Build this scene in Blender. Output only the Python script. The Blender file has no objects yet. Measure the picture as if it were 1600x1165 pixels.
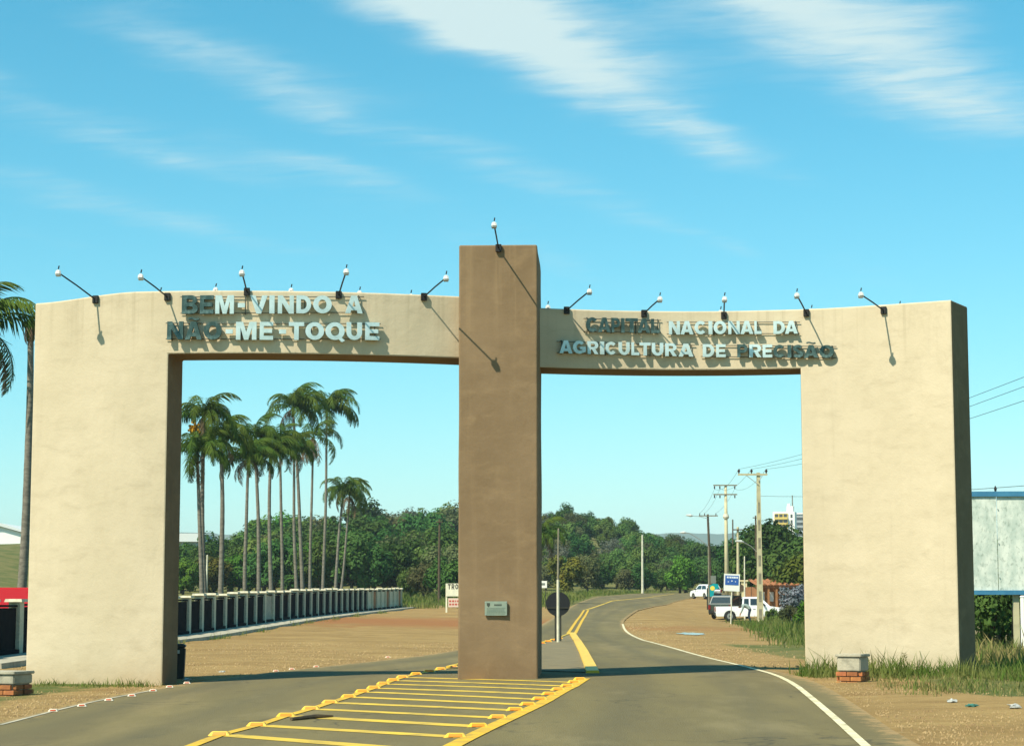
import bpy, bmesh, math, random
from mathutils import Vector, Matrix, noise
from mathutils.geometry import tessellate_polygon
R = math.radians
rng = random.Random(7)
scn = bpy.context.scene
COL = scn.collection

# ------------------------------------------------------------------ camera
F, PITCH, EYE = 3200.0, R(6.37), 1.27          # focal length in px of a 1600 px wide frame
SP, CP = math.sin(PITCH), math.cos(PITCH)
cam = bpy.data.cameras.new('camera'); cam.sensor_width = 36; cam.lens = 36 * F / 1600
cam.clip_start = .5; cam.clip_end = 30000
cam_o = bpy.data.objects.new('camera', cam); COL.objects.link(cam_o)
cam_o.location = (0, 0, EYE); cam_o.rotation_euler = (R(90) + PITCH, 0, 0)
scn.camera = cam_o

# ------------------------------------------------------------------ light
SUN = Vector((-1.05, -1.0, 1.75)).normalized()   # towards the sun
EL = math.asin(SUN.z); AZ = math.atan2(SUN.x, SUN.y)
sun = bpy.data.lights.new('sun', 'SUN'); sun.energy = 5.0; sun.angle = R(.53); sun.color = (1, .93, .76)
sun_o = bpy.data.objects.new('sun', sun); COL.objects.link(sun_o)
sun_o.rotation_euler = (-SUN).to_track_quat('-Z', 'Y').to_euler(); sun_o.location = (0, 0, 60)
scn.view_settings.view_transform = 'Standard'; scn.view_settings.look = 'None'
scn.view_settings.exposure = .60; scn.view_settings.gamma = 1
scn.render.engine = 'CYCLES'
scn.cycles.use_denoising = True
scn.cycles.max_bounces = 6; scn.cycles.transparent_max_bounces = 8; scn.cycles.volume_bounces = 0

# node helpers -----------------------------------------------------
class NT:
    def __init__(s, nt): s.nt = nt
    def n(s, t, **k):
        o = s.nt.nodes.new(t)
        for a, b in k.items(): setattr(o, a, b)
        return o
    def put(s, sock, v):
        if isinstance(v, bpy.types.NodeSocket): s.nt.links.new(v, sock)
        elif isinstance(v, (tuple, list)) and sock.type == 'RGBA' and len(v) == 3: sock.default_value = (*v, 1)
        else: sock.default_value = v
    def m(s, op, a, b=0., c=0., clamp=False):
        o = s.n('ShaderNodeMath', operation=op, use_clamp=clamp)
        for i, v in enumerate((a, b, c)): s.put(o.inputs[i], v)
        return o.outputs[0]
    def v(s, op, a, b=(0, 0, 0)):
        o = s.n('ShaderNodeVectorMath', operation=op); s.put(o.inputs[0], a); s.put(o.inputs[1], b)
        return o.outputs['Value'] if op == 'DOT_PRODUCT' else o.outputs[0]
    def mix(s, f, a, b, blend='MIX'):
        o = s.n('ShaderNodeMix', data_type='RGBA', blend_type=blend)
        s.put(o.inputs['Factor'], f); s.put(o.inputs['A'], a); s.put(o.inputs['B'], b)
        return o.outputs['Result']
    def noise(s, vec, scale, detail=4, rough=.55, dist=0.):
        o = s.n('ShaderNodeTexNoise'); s.put(o.inputs['Vector'], vec)
        s.put(o.inputs['Scale'], scale); s.put(o.inputs['Detail'], detail)
        s.put(o.inputs['Roughness'], rough); s.put(o.inputs['Distortion'], dist)
        return o.outputs['Fac']
    def ramp(s, f, a, b):
        o = s.n('ShaderNodeMapRange', interpolation_type='SMOOTHSTEP'); s.put(o.inputs[0], f)
        o.inputs[1].default_value = a; o.inputs[2].default_value = b
        return o.outputs[0]
    def scale(s, vec, k):
        return s.v('MULTIPLY', vec, k)

# ------------------------------------------------------------------ world: clear sky with bands of thin cirrus
world = bpy.data.worlds.new('World'); scn.world = world; world.use_nodes = True
w = NT(world.node_tree); world.node_tree.nodes.clear()
sky = w.n('ShaderNodeTexSky', sky_type='NISHITA', sun_disc=False)
sky.sun_elevation = EL; sky.sun_rotation = AZ; sky.altitude = 500; sky.air_density = 1.0; sky.dust_density = .6; sky.ozone_density = 1.2
ssep = w.n('ShaderNodeSeparateColor'); w.put(ssep.inputs[0], sky.outputs[0]); scmb = w.n('ShaderNodeCombineColor')
for i, (gain, pw) in enumerate(((.228, 1.70), (1.16, 1.01), (1.20, .97))):       # the photo's saturated cyan white balance, over the whole sky
    w.put(scmb.inputs[i], w.m('MULTIPLY', w.m('POWER', w.m('MINIMUM', w.m('MAXIMUM', ssep.outputs[i], 1e-4), 7.), pw), gain))
tint = scmb.outputs[0]
dirv = w.n('ShaderNodeTexCoord').outputs['Generated']
sep = w.n('ShaderNodeSeparateXYZ'); w.put(sep.inputs[0], dirv)
dz = w.m('MAXIMUM', sep.outputs[2], .02)
px, py = w.m('DIVIDE', sep.outputs[0], dz), w.m('DIVIDE', sep.outputs[1], dz)      # flat cloud layer seen in perspective
along = w.m('ADD', w.m('MULTIPLY', px, .48), w.m('MULTIPLY', py, .877))
across = w.m('SUBTRACT', w.m('MULTIPLY', px, .877), w.m('MULTIPLY', py, .48))
cp = w.n('ShaderNodeCombineXYZ'); w.put(cp.inputs[0], px); w.put(cp.inputs[1], py)
cl = w.n('ShaderNodeCombineXYZ'); w.put(cl.inputs[0], along); w.put(cl.inputs[1], across)
warp = w.m('MULTIPLY', w.m('SUBTRACT', w.noise(cp.outputs[0], 2.2, 3), .5), .30)
acw = w.m('ADD', across, warp)
def blob(al, ac, sl, sa, amp):
    a = w.m('DIVIDE', w.m('SUBTRACT', along, al), sl); b = w.m('DIVIDE', w.m('SUBTRACT', acw, ac), sa)
    q = w.m('ADD', w.m('MULTIPLY', a, a), w.m('MULTIPLY', b, b))
    return w.m('MULTIPLY', w.m('EXPONENT', w.m('MULTIPLY', q, -1.)), amp)
dens = None
for bb in ((3.05, -1.67, .42, .17, 1.7), (3.85, -1.74, .55, .10, .62), (3.2, -1.20, .60, .16, 1.05), (4.0, -1.13, .35, .16, .75),
           (2.9, -2.23, .40, .10, .34), (4.2, -2.25, .8, .13, .34), (3.4, -2.34, .3, .10, .34), (3.5, -2.85, .5, .14, .42), (3.9, -2.62, .4, .10, .40), (2.75, -2.75, .3, .10, .30),
           (5.2, -2.22, .35, .07, .26), (5.0, -2.75, .8, .2, .16), (6.0, -2.0, .5, .09, .15), (4.2, -3.35, .7, .15, .35)):
    g = blob(*bb); dens = g if dens is None else w.m('ADD', dens, g)
bands = w.m('POWER', w.m('ADD', w.m('MULTIPLY', w.m('COSINE', w.m('MULTIPLY', w.m('ADD', acw, 1.73), 11.86)), .5), .5), 3.)
veil = w.m('MULTIPLY', w.m('MULTIPLY', bands, w.ramp(w.noise(cl.outputs[0], .9, 3), .45, .75)), .18)
dens = w.m('ADD', dens, veil)
st = w.n('ShaderNodeVectorRotate', rotation_type='Z_AXIS'); w.put(st.inputs['Vector'], cp.outputs[0]); st.inputs['Angle'].default_value = R(12)
wisp = w.noise(w.scale(st.outputs[0], (3.0, 7.5, 1)), 1.7, 9, .64, .5)
soft = w.noise(w.scale(st.outputs[0], (1.2, 3.2, 1)), 1.1, 4, .6, .2)
rag = w.m('ADD', w.m('MULTIPLY', w.m('SUBTRACT', wisp, .5), 1.5), w.m('MULTIPLY', w.m('SUBTRACT', soft, .5), 1.3))
dens = w.m('ADD', dens, w.m('MULTIPLY', rag, w.m('POWER', w.m('MINIMUM', dens, 1.), .7)))
dens = w.m('MULTIPLY', w.ramp(dens, .04, 1.25), .93, clamp=True)
dens = w.m('MULTIPLY', dens, w.ramp(sep.outputs[2], .03, .12))
skycol = w.mix(dens, tint, (4.9, 6.1, 6.1))
bg = w.n('ShaderNodeBackground'); w.put(bg.inputs[0], skycol); bg.inputs[1].default_value = .095
wo = w.n('ShaderNodeOutputWorld'); w.put(wo.inputs[0], bg.outputs[0])

# ------------------------------------------------------------------ geometry helpers
def P(u, v, Y):
    """point on the sight line of pixel (u, v) of the 1600 px photo, at distance Y"""
    up = (582.5 - v) / F; fy = CP - SP * up; fz = SP + CP * up
    return Vector(((u - 800) / F / fy * Y, Y, EYE + fz / fy * Y))

YK = [-300, 0, 34, 48, 66, 90, 110, 136, 180, 230, 300, 420, 700, 12000]
XK = [-20, -9, 0, 8, 14]
ZK = [[-.2, -.12, 0, .05, .1], [-.2, -.12, 0, .05, .1], [-.15, -.12, 0, .03, .08], [.04, .03, 0, .03, .08], [.18, .15, .04, .03, .02],
      [.5, .48, .29, .25, -.04], [.7, .67, .5, .45, -.06], [.86, .86, .9, .8, -.06], [1.6, 1.6, 1.65, 1.6, .9], [2.35, 2.38, 2.4, 2.4, 2.2],
      [2.5, 2.6, 2.7, 2.7, 2.6], [1.5, 1.6, 1.8, 1.8, 1.8], [0, 0, 0, 0, 0], [0, 0, 0, 0, 0]]
def _seg(k, t):
    t = min(max(t, k[0]), k[-1] - 1e-6)
    for i in range(len(k) - 1):
        if t < k[i + 1]: return i, (t - k[i]) / (k[i + 1] - k[i])
def smooth(a, b, t):
    t = min(max((t - a) / (b - a), 0), 1); return t * t * (3 - 2 * t)
def zg(x, y):
    i, a = _seg(YK, y); j, b = _seg(XK, x)
    f = lambda r: ZK[r][j] * (1 - b) + ZK[r][j + 1] * b
    z = f(i) * (1 - a) + f(i + 1) * a
    if x < -35 and y > 120: z += 6.3 * smooth(35, 60, -x) * smooth(120, 285, y) * (1 - smooth(420, 900, y))      # field rising to the halls
    if y > 225:
        z += 11.5 * math.exp(-((x - 10) / 27) ** 2) * smooth(255, 400, y) * (1 - smooth(480, 700, y))
        z += 6.0 * math.exp(-((x + 28) / 28) ** 2) * smooth(235, 340, y) * (1 - smooth(480, 700, y))
    return z
def G(u, v):
    """ground point under pixel (u, v)"""
    lo, hi = 8., 260.
    up = (582.5 - v) / F; fy = CP - SP * up; fz = SP + CP * up
    def d(Y): return EYE + fz / fy * Y - zg((u - 800) / F / fy * Y, Y)
    y = lo
    while y < hi and d(y) > 0: y += .5
    a, b = y - .5, y
    for _ in range(20):
        c = (a + b) / 2
        if d(c) > 0: a = c
        else: b = c
    q = P(u, v, a); q.z = zg(q.x, q.y); return q

class MB:
    def __init__(s): s.v = []; s.f = []; s.mi = []
    def add(s, vs, fs, mi=0):
        o = len(s.v); s.v += [tuple(a) for a in vs]; s.f += [tuple(o + i for i in q) for q in fs]; s.mi += [mi] * len(fs); return s
    def box(s, c, d, rz=0, mi=0, taper=1.0, M=None):
        x, y, z = d[0] / 2, d[1] / 2, d[2] / 2
        vs = [Vector(((a * (taper if k > 0 else 1)), b * (taper if k > 0 else 1), k)) for k in (-z, z) for a, b in ((-x, -y), (x, -y), (x, y), (-x, y))]
        m = Matrix.Translation(c) @ (M if M else Matrix.Rotation(rz, 4, 'Z'))
        return s.add([m @ q for q in vs], [(3, 2, 1, 0), (4, 5, 6, 7), (0, 1, 5, 4), (1, 2, 6, 5), (2, 3, 7, 6), (3, 0, 4, 7)], mi)
    def tube(s, pts, rad, n=8, mi=0, cap=True):
        pts = [Vector(p) for p in pts]; rr = rad if isinstance(rad, (list, tuple)) else [rad] * len(pts)
        vs = []; up0 = Vector((.31, .17, .94))
        for i, p in enumerate(pts):
            t = (pts[min(i + 1, len(pts) - 1)] - pts[max(i - 1, 0)]).normalized()
            a = t.cross(up0)
            if a.length < .05: a = t.cross(Vector((1, 0, 0)))
            a.normalize(); b = t.cross(a)
            vs += [p + (a * math.cos(k * 2 * math.pi / n) + b * math.sin(k * 2 * math.pi / n)) * rr[i] for k in range(n)]
        fs = [(i * n + k, i * n + (k + 1) % n, (i + 1) * n + (k + 1) % n, (i + 1) * n + k) for i in range(len(pts) - 1) for k in range(n)]
        if cap: fs += [tuple(range(n))[::-1], tuple((len(pts) - 1) * n + k for k in range(n))]
        return s.add(vs, fs, mi)
    def disc(s, c, ax, r, th, n=28, mi=0):
        ax = Vector(ax).normalized() * th / 2; c = Vector(c); return s.tube([c - ax, c + ax], r, n, mi)
    def prism(s, poly, y0, y1, mi=0, M=None):
        """polygon in x,z pushed along y"""
        n = len(poly); vs = [Vector((a, y0, b)) for a, b in poly] + [Vector((a, y1, b)) for a, b in poly]
        tri = tessellate_polygon([[Vector((a, b, 0)) for a, b in poly]])
        fs = [tuple(t) for t in tri] + [tuple(n + i for i in t[::-1]) for t in tri] + [(i, n + i, n + (i + 1) % n, (i + 1) % n) for i in range(n)]
        if M: vs = [M @ q for q in vs]
        return s.add(vs, fs, mi)
    def build(s, name, mats, parent=None, smooth=False, bevel=0, normals=True):
        me = bpy.data.meshes.new(name); me.from_pydata(s.v, [], s.f)
        mats = mats if isinstance(mats, (list, tuple)) else [mats]
        for m in mats: me.materials.append(m)
        if len(mats) > 1: me.polygons.foreach_set('material_index', s.mi)
        if smooth: me.polygons.foreach_set('use_smooth', [True] * len(s.f))
        if normals:
            bm = bmesh.new(); bm.from_mesh(me); bmesh.ops.recalc_face_normals(bm, faces=bm.faces)
            if bevel: bmesh.ops.bevel(bm, geom=list(bm.edges), offset=bevel, segments=2, affect='EDGES', clamp_overlap=True)
            bm.to_mesh(me); bm.free()
        me.update()
        return link(name, me, parent)
def link(name, me, parent=None):
    o = bpy.data.objects.new(name, me); COL.objects.link(o)
    if parent: o.parent = parent
    return o
def tag(o, label=None, cat=None, group=None, kind=None):
    for k, a in (('label', label), ('category', cat), ('group', group), ('kind', kind)):
        if a: o[k] = a
    return o
def empty(name, loc=(0, 0, 0), rz=0, label=None, cat=None, group=None):
    o = bpy.data.objects.new(name, None); COL.objects.link(o); o.location = loc; o.rotation_euler = (0, 0, rz); o.empty_display_size = .2
    return tag(o, label, cat, group)
def dup(root, loc=None, rz=None, label=None, sc=None, group=None):
    r = root.copy(); COL.objects.link(r)
    if loc is not None: r.location = loc
    if rz is not None: r.rotation_euler = (0, 0, rz)
    if sc is not None: r.scale = sc if isinstance(sc, tuple) else (sc,) * 3
    if label: r['label'] = label
    if group: r['group'] = group
    for ch in root.children:
        c = ch.copy(); COL.objects.link(c); c.parent = r
        for g in ch.children:
            d = g.copy(); COL.objects.link(d); d.parent = c
    return r

# ------------------------------------------------------------------ materials
MAT = {}
def mat(name, col, rough=.8, col2=None, nscale=3., contrast=(.35, .65), metal=0., bump=0., bscale=None, dirt=None, spec=.3, rand=0., coord='Object', stretch=None):
    m = bpy.data.materials.new(name); m.use_nodes = True; t = NT(m.node_tree)
    b = m.node_tree.nodes['Principled BSDF']; tc = t.n('ShaderNodeTexCoord').outputs[coord]
    if stretch: tc = t.scale(tc, stretch)
    c = col
    if col2: c = t.mix(t.ramp(t.noise(tc, nscale, 6, .6), *contrast), col, col2)
    if dirt:
        dc, ds, da = dirt; c = t.mix(t.m('MULTIPLY', t.ramp(t.noise(tc, ds, 8, .65, .4), .48, .75), da), c, dc)
    if rand:
        oi = t.n('ShaderNodeObjectInfo').outputs['Random']
        hs = t.n('ShaderNodeHueSaturation'); t.put(hs.inputs['Color'], c)
        t.put(hs.inputs['Value'], t.m('ADD', 1 - rand, t.m('MULTIPLY', oi, 2 * rand)))
        t.put(hs.inputs['Hue'], t.m('ADD', .5 - rand * .05, t.m('MULTIPLY', t.m('FRACT', t.m('MULTIPLY', oi, 7.3)), rand * .1)))
        c = hs.outputs[0]
    t.put(b.inputs['Base Color'], c); b.inputs['Roughness'].default_value = rough; b.inputs['Metallic'].default_value = metal
    b.inputs['Specular IOR Level'].default_value = spec
    if bump:
        bp = t.n('ShaderNodeBump'); bp.inputs['Strength'].default_value = bump; bp.inputs['Distance'].default_value = .03
        t.put(bp.inputs['Height'], t.noise(tc, bscale or nscale * 6, 6, .65)); t.put(b.inputs['Normal'], bp.outputs[0])
    MAT[name] = m; return m

def plaster(name, a, b, grime, stain):
    m = bpy.data.materials.new(name); m.use_nodes = True; t = NT(m.node_tree); bs = m.node_tree.nodes['Principled BSDF']
    tc = t.n('ShaderNodeTexCoord').outputs['Object']
    c = t.mix(t.ramp(t.noise(tc, 1.1, 6, .62), .3, .7), a, b)
    c = t.mix(t.m('MULTIPLY', t.ramp(t.noise(t.scale(tc, (1.0, 1.0, 2.4)), 1.7, 7, .68, .5), .48, .72), .42), c, grime)
    c = t.mix(t.m('MULTIPLY', t.ramp(t.noise(t.scale(tc, (6, 6, .35)), 1.2, 4, .6), .55, .8), .30), c, grime)      # rain runs
    c = t.mix(t.m('MULTIPLY', t.ramp(t.noise(tc, 26, 3, .6), .5, .75), .10), c, grime)
    sp = t.n('ShaderNodeSeparateXYZ'); t.put(sp.inputs[0], tc)
    low = t.m('SUBTRACT', 1., t.ramp(t.m('ADD', sp.outputs[2], t.m('MULTIPLY', t.noise(tc, 2.5, 4), .5)), .05, .75))
    c = t.mix(t.m('MULTIPLY', low, .55), c, stain)                                                                  # soil splash at the foot
    run = t.m('MULTIPLY', t.ramp(sp.outputs[2], 4.9, 6.5), t.ramp(t.noise(t.scale(tc, (9, 9, .12)), 1.0, 4, .7), .50, .72))                 # dirt washed down from the top edge
    c = t.mix(t.m('MULTIPLY', run, .55), c, grime)
    for zj, aj in ((1.12, .30), (3.05, .16), (4.75, .14)):                                                                           # day joints of the render coat
        dj = t.m('ABSOLUTE', t.m('SUBTRACT', t.m('ADD', sp.outputs[2], t.m('MULTIPLY', t.m('SUBTRACT', t.noise(tc, 1.1, 4), .5), .22)), zj))
        jf = t.m('MULTIPLY', t.m('SUBTRACT', 1., t.ramp(dj, .01, .10)), t.ramp(t.noise(tc, 1.9, 5, .7), .40, .62)); c = t.mix(t.m('MULTIPLY', jf, aj), c, grime)
    vo = t.n('ShaderNodeTexVoronoi', feature='DISTANCE_TO_EDGE'); vo.inputs['Scale'].default_value = .55
    wn = t.n('ShaderNodeTexNoise'); t.put(wn.inputs['Vector'], tc); wn.inputs['Scale'].default_value = 2.5; wn.inputs['Detail'].default_value = 6; t.put(vo.inputs['Vector'], t.v('ADD', tc, t.scale(wn.outputs['Color'], (.7, .7, .7))))
    ck = t.m('MULTIPLY', t.m('SUBTRACT', 1., t.ramp(vo.outputs['Distance'], .0, .012)), t.ramp(t.noise(tc, .45, 3), .50, .62)); c = t.mix(t.m('MULTIPLY', ck, .18), c, grime)   # hairline cracks
    t.put(bs.inputs['Base Color'], c); bs.inputs['Roughness'].default_value = .92; bs.inputs['Specular IOR Level'].default_value = .15
    h = t.m('ADD', t.m('MULTIPLY', t.noise(tc, 2.2, 3), .6), t.m('MULTIPLY', t.noise(tc, 34, 4, .6), .14))
    bp = t.n('ShaderNodeBump'); bp.inputs['Strength'].default_value = .35; bp.inputs['Distance'].default_value = .06
    t.put(bp.inputs['Height'], h); t.put(bs.inputs['Normal'], bp.outputs[0])
    MAT[name] = m; return m
plaster('cream', (0.584, 0.490, 0.341), (0.534, 0.447, 0.304), (0.411, 0.337, 0.223), (0.394, 0.280, 0.153))
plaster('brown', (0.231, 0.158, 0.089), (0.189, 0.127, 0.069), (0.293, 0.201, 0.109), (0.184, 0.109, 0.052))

mat('asphalt', (.158, .128, .054), .93, (.120, .098, .046), .9, (.3, .7), dirt=((.25, .19, .085), .5, .5), bump=.3, bscale=60, coord='Object', spec=.2, stretch=(1, .12, 1))
M_ASPH = MAT['asphalt']
mat('island_fill', (.20, .16, .085), .95, (.15, .125, .07), 2, bump=.4, bscale=40)
mat('yellow_paint', (.66, .41, .022), .7, (.52, .31, .03), 3, dirt=((.18, .145, .065), 3.2, .75))
mat('faded_yellow', (.64, .43, .045), .8, (.50, .34, .055), 2.5, dirt=((.165, .135, .065), 2.6, .75))
mat('white_paint', (.72, .65, .42), .75, (.52, .46, .28), 4, dirt=((.17, .14, .075), 3.0, .8))
mat('stud_yellow', (.80, .50, .03), .45, (.66, .38, .03), 9, dirt=((.3, .2, .05), 9, .4))
mat('stud_orange', (.85, .22, .02), .3)
mat('stud_white', (.78, .70, .55), .5, (.55, .48, .36), 20)
mat('stud_red', (.70, .13, .06), .35)
mat('concrete', (.42, .38, .28), .92, (.31, .29, .22), 3, dirt=((.15, .14, .10), 6, .5), bump=.3)
mat('pale_cap', (.60, .55, .40), .9, (.48, .44, .31), 4, dirt=((.22, .19, .12), 7, .5))
mat('panel_shade', (.014, .013, .013), .95, (.009, .009, .010), 4, spec=.05)  # shade of the fence's road-side faces put into the colour
mat('brick', (.42, .17, .055), .9, (.30, .11, .04), 5, rand=.25, bump=.3)
mat('steel', (.62, .74, .72), .36, (.50, .62, .60), 7, metal=.35, dirt=((.36, .46, .44), 9, .4))
mat('dark_steel', (.045, .085, .078), .42, (.085, .14, .13), 11, (.45, .65), metal=.45, dirt=((.26, .36, .33), 13, .45))  # dark reflections put into the base colour of some letters
mat('rail', (.10, .11, .09), .6, metal=.5)
mat('dark_metal', (.022, .020, .018), .55, metal=.2)
mat('lamp_white', (.66, .66, .62), .4, (.50, .50, .46), 30)
mat('lens', (.25, .28, .28), .15)
mat('plaque', (.30, .35, .27), .5, (.24, .30, .24), 6, metal=.3)
mat('ink', (.05, .06, .045), .7); mat('ink_soft', (.17, .21, .165), .7)
mat('sign_back', (.012, .013, .014), .6); mat('post_dark', (.035, .035, .025), .8)
mat('white_pole', (.66, .62, .46), .75, (.50, .47, .36), 3); mat('grey_pole', (.24, .22, .15), .85, (.17, .155, .11), 3)
mat('concrete_pole', (.50, .45, .27), .9, (.42, .38, .24), 2, dirt=((.2, .17, .1), 4, .35)); mat('wood_pole', (.10, .075, .045), .9, (.07, .05, .03), 6)
mat('insulator', (.05, .035, .03), .3); mat('galv', (.40, .42, .40), .5, metal=.5)
mat('board_white', (.74, .70, .52), .6, (.62, .60, .46), 3); mat('board_pink', (.70, .47, .38), .6, (.62, .52, .42), 5)
mat('blue_sign', (.03, .10, .33), .5); mat('white_sign', (.74, .73, .66), .5); mat('letter_white', (.7, .74, .78), .5); mat('red_ink', (.45, .08, .05), .6); mat('black_ink', (.03, .03, .025), .6)
mat('teal_sign', (.0, .28, .30), .5); mat('yellow_sign', (.75, .60, .08), .5); mat('grey_sign', (.16, .18, .15), .6); mat('green_sign', (.03, .26, .16), .5); mat('cyan_sign', (.0, .33, .46), .5)
mat('car_white', (.78, .80, .78), .22, spec=.6); mat('car_dark', (.035, .055, .045), .2, spec=.6); mat('car_red', (.55, .012, .010), .2, spec=.6)
mat('glass', (.02, .028, .03), .06, spec=.8); mat('rubber', (.018, .018, .017), .8); mat('chrome', (.6, .62, .62), .2, metal=.9); mat('tail_red', (.16, .012, .012), .25); mat('head_lens', (.7, .72, .7), .15)
mat('sheet', (.66, .69, .60), .62, (.44, .51, .44), 3.2, (.35, .65), dirt=((.20, .25, .20), 14, .85), stretch=(1, 1, .6)); mat('blue_frame', (.055, .21, .34), .5, (.04, .16, .28), 4)
mat('palm_trunk', (.21, .185, .145), .95, (.13, .115, .09), 4, dirt=((.09, .08, .06), 9, .5), stretch=(1, 1, 3)); mat('bark', (.09, .07, .05), .95, (.06, .045, .03), 6); mat('pale_bark', (.30, .26, .2), .95)
mat('hall_white', (.78, .78, .74), .7); mat('hall_grey', (.33, .35, .33), .7); mat('roof_grey', (.62, .64, .62), .5)
mat('tower_white', (.80, .78, .72), .8); mat('tower_yellow', (.62, .45, .10), .8, (.52, .37, .08), .3); mat('tower_grey', (.30, .32, .32), .8); mat('dark_window', (.05, .05, .045), .3)
mat('house_orange', (.34, .16, .065), .9, (.27, .12, .05), 2); mat('roof_tile', (.31, .125, .05), .9, (.22, .09, .038), 5); mat('house_cream', (.62, .53, .30), .9)
mat('ruin_wall', (.42, .34, .22), .95, (.3, .24, .15), 1.5); mat('bin_dark', (.02, .022, .02), .6)
mat('shirt', (.22, .27, .25), .9); mat('trousers', (.02, .03, .055), .9); mat('skin', (.35, .19, .12), .7); mat('hair', (.02, .015, .012), .8)
mat('water', (.46, .52, .52), .12, spec=1.0)  # sky reflection painted into the pale base colour
mat('stone', (.40, .28, .13), .95, (.24, .155, .07), 1.3, rand=.1); mat('rubbish', (.44, .45, .42), .8, (.3, .3, .27), 8); mat('rubbish_green', (.03, .14, .11), .7)
mat('hills', (.07, .11, .06), 1., (.10, .12, .06), .004)
def leafmat(name, a, b, tr=.30, rand=.34, ns=.55):
    m = bpy.data.materials.new(name); m.use_nodes = True; t = NT(m.node_tree); m.node_tree.nodes.clear()
    tc = t.n('ShaderNodeTexCoord').outputs['Object']
    c = t.mix(t.ramp(t.noise(tc, ns, 3, .6), .35, .65), a, b)
    oi = t.n('ShaderNodeObjectInfo').outputs['Random']; hs = t.n('ShaderNodeHueSaturation'); t.put(hs.inputs['Color'], c)
    t.put(hs.inputs['Value'], t.m('ADD', 1 - rand, t.m('MULTIPLY', oi, 2 * rand)))
    t.put(hs.inputs['Hue'], t.m('ADD', .5 - rand * .09, t.m('MULTIPLY', t.m('FRACT', t.m('MULTIPLY', oi, 5.7)), rand * .18)))
    d = t.n('ShaderNodeBsdfDiffuse'); t.put(d.inputs[0], hs.outputs[0]); q = t.n('ShaderNodeBsdfTranslucent'); t.put(q.inputs[0], hs.outputs[0])
    mx = t.n('ShaderNodeMixShader'); mx.inputs[0].default_value = tr; t.put(mx.inputs[1], d.outputs[0]); t.put(mx.inputs[2], q.outputs[0])
    o = t.n('ShaderNodeOutputMaterial'); t.put(o.inputs[0], mx.outputs[0]); MAT[name] = m
leafmat('leaf_dark', (0.043, 0.096, 0.026), (0.065, 0.131, 0.032)); leafmat('leaf_mid', (0.070, 0.137, 0.034), (0.105, 0.175, 0.042)); leafmat('leaf_bright', (0.061, 0.165, 0.022), (0.094, 0.209, 0.033))
leafmat('leaf_olive', (0.120, 0.126, 0.054), (0.090, 0.108, 0.042)); leafmat('leaf_black', (.010, .022, .016), (.014, .03, .02)); leafmat('leaf_grey', (0.144, 0.156, 0.114), (0.108, 0.120, 0.084)); leafmat('leaf_yellow', (0.143, 0.143, 0.024), (0.099, 0.121, 0.028))
leafmat('leaf_silver', (.10, .125, .13), (.20, .21, .24), .15, .1, 3); leafmat('palm_green', (0.042, 0.093, 0.019), (0.084, 0.126, 0.023), .3, .2, .8); leafmat('palm_dead', (.20, .145, .085), (.13, .095, .06), .2, .15, 1.5)
leafmat('grass', (.095, .155, .028), (.20, .205, .065), .3, .1, .6); leafmat('grass_dry', (.30, .24, .10), (.16, .16, .05), .3, .1, .8); leafmat('fruit', (.55, .30, .02), (.45, .22, .02), .1, .05)

# asphalt: tyre tracks and a gritty broken edge from a wear attribute
t = NT(M_ASPH.node_tree); b_ = M_ASPH.node_tree.nodes['Principled BSDF']; base = b_.inputs['Base Color'].links[0].from_socket; tc = t.n('ShaderNodeTexCoord').outputs['Object']
wr = t.n('ShaderNodeSeparateColor'); t.put(wr.inputs[0], t.n('ShaderNodeAttribute', attribute_name='wear').outputs['Color'])
c = t.mix(t.m('MULTIPLY', wr.outputs[0], t.m('ADD', .25, t.m('MULTIPLY', t.noise(t.scale(tc, (1, .2, 1)), 1.2, 4), .65))), base, (.098, .085, .045))
c = t.mix(t.m('MULTIPLY', t.ramp(t.noise(tc, 38, 4, .7), .52, .72), .35), c, (.25, .21, .12))
c = t.mix(t.m('MULTIPLY', t.ramp(t.noise(t.scale(tc, (1, .45, 1)), 1.9, 6, .72), .55, .72), .6), c, (.085, .075, .044))
c = t.mix(t.m('MULTIPLY', t.ramp(t.noise(t.scale(tc, (.6, .15, 1)), 1.0, 5, .65), .52, .70), .45), c, (.235, .19, .095))
vo = t.n('ShaderNodeTexVoronoi', feature='DISTANCE_TO_EDGE'); vo.inputs['Scale'].default_value = .35
wn = t.n('ShaderNodeTexNoise'); t.put(wn.inputs['Vector'], tc); wn.inputs['Scale'].default_value = 1.4; wn.inputs['Detail'].default_value = 7; t.put(vo.inputs['Vector'], t.v('ADD', tc, t.scale(wn.outputs['Color'], (1.2, 1.2, 1.2))))
c = t.mix(t.m('MULTIPLY', t.m('MULTIPLY', t.m('SUBTRACT', 1., t.ramp(vo.outputs['Distance'], .0, .014)), t.ramp(t.noise(tc, .3, 3), .48, .6)), .7), c, (.05, .046, .03))
c = t.mix(t.ramp(t.m('ADD', wr.outputs[1], t.m('MULTIPLY', t.m('SUBTRACT', t.noise(tc, 4.5, 7, .75), .5), 2.2)), .70, 1.0), c, (.29, .195, .085))
t.put(b_.inputs['Base Color'], c)
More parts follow.
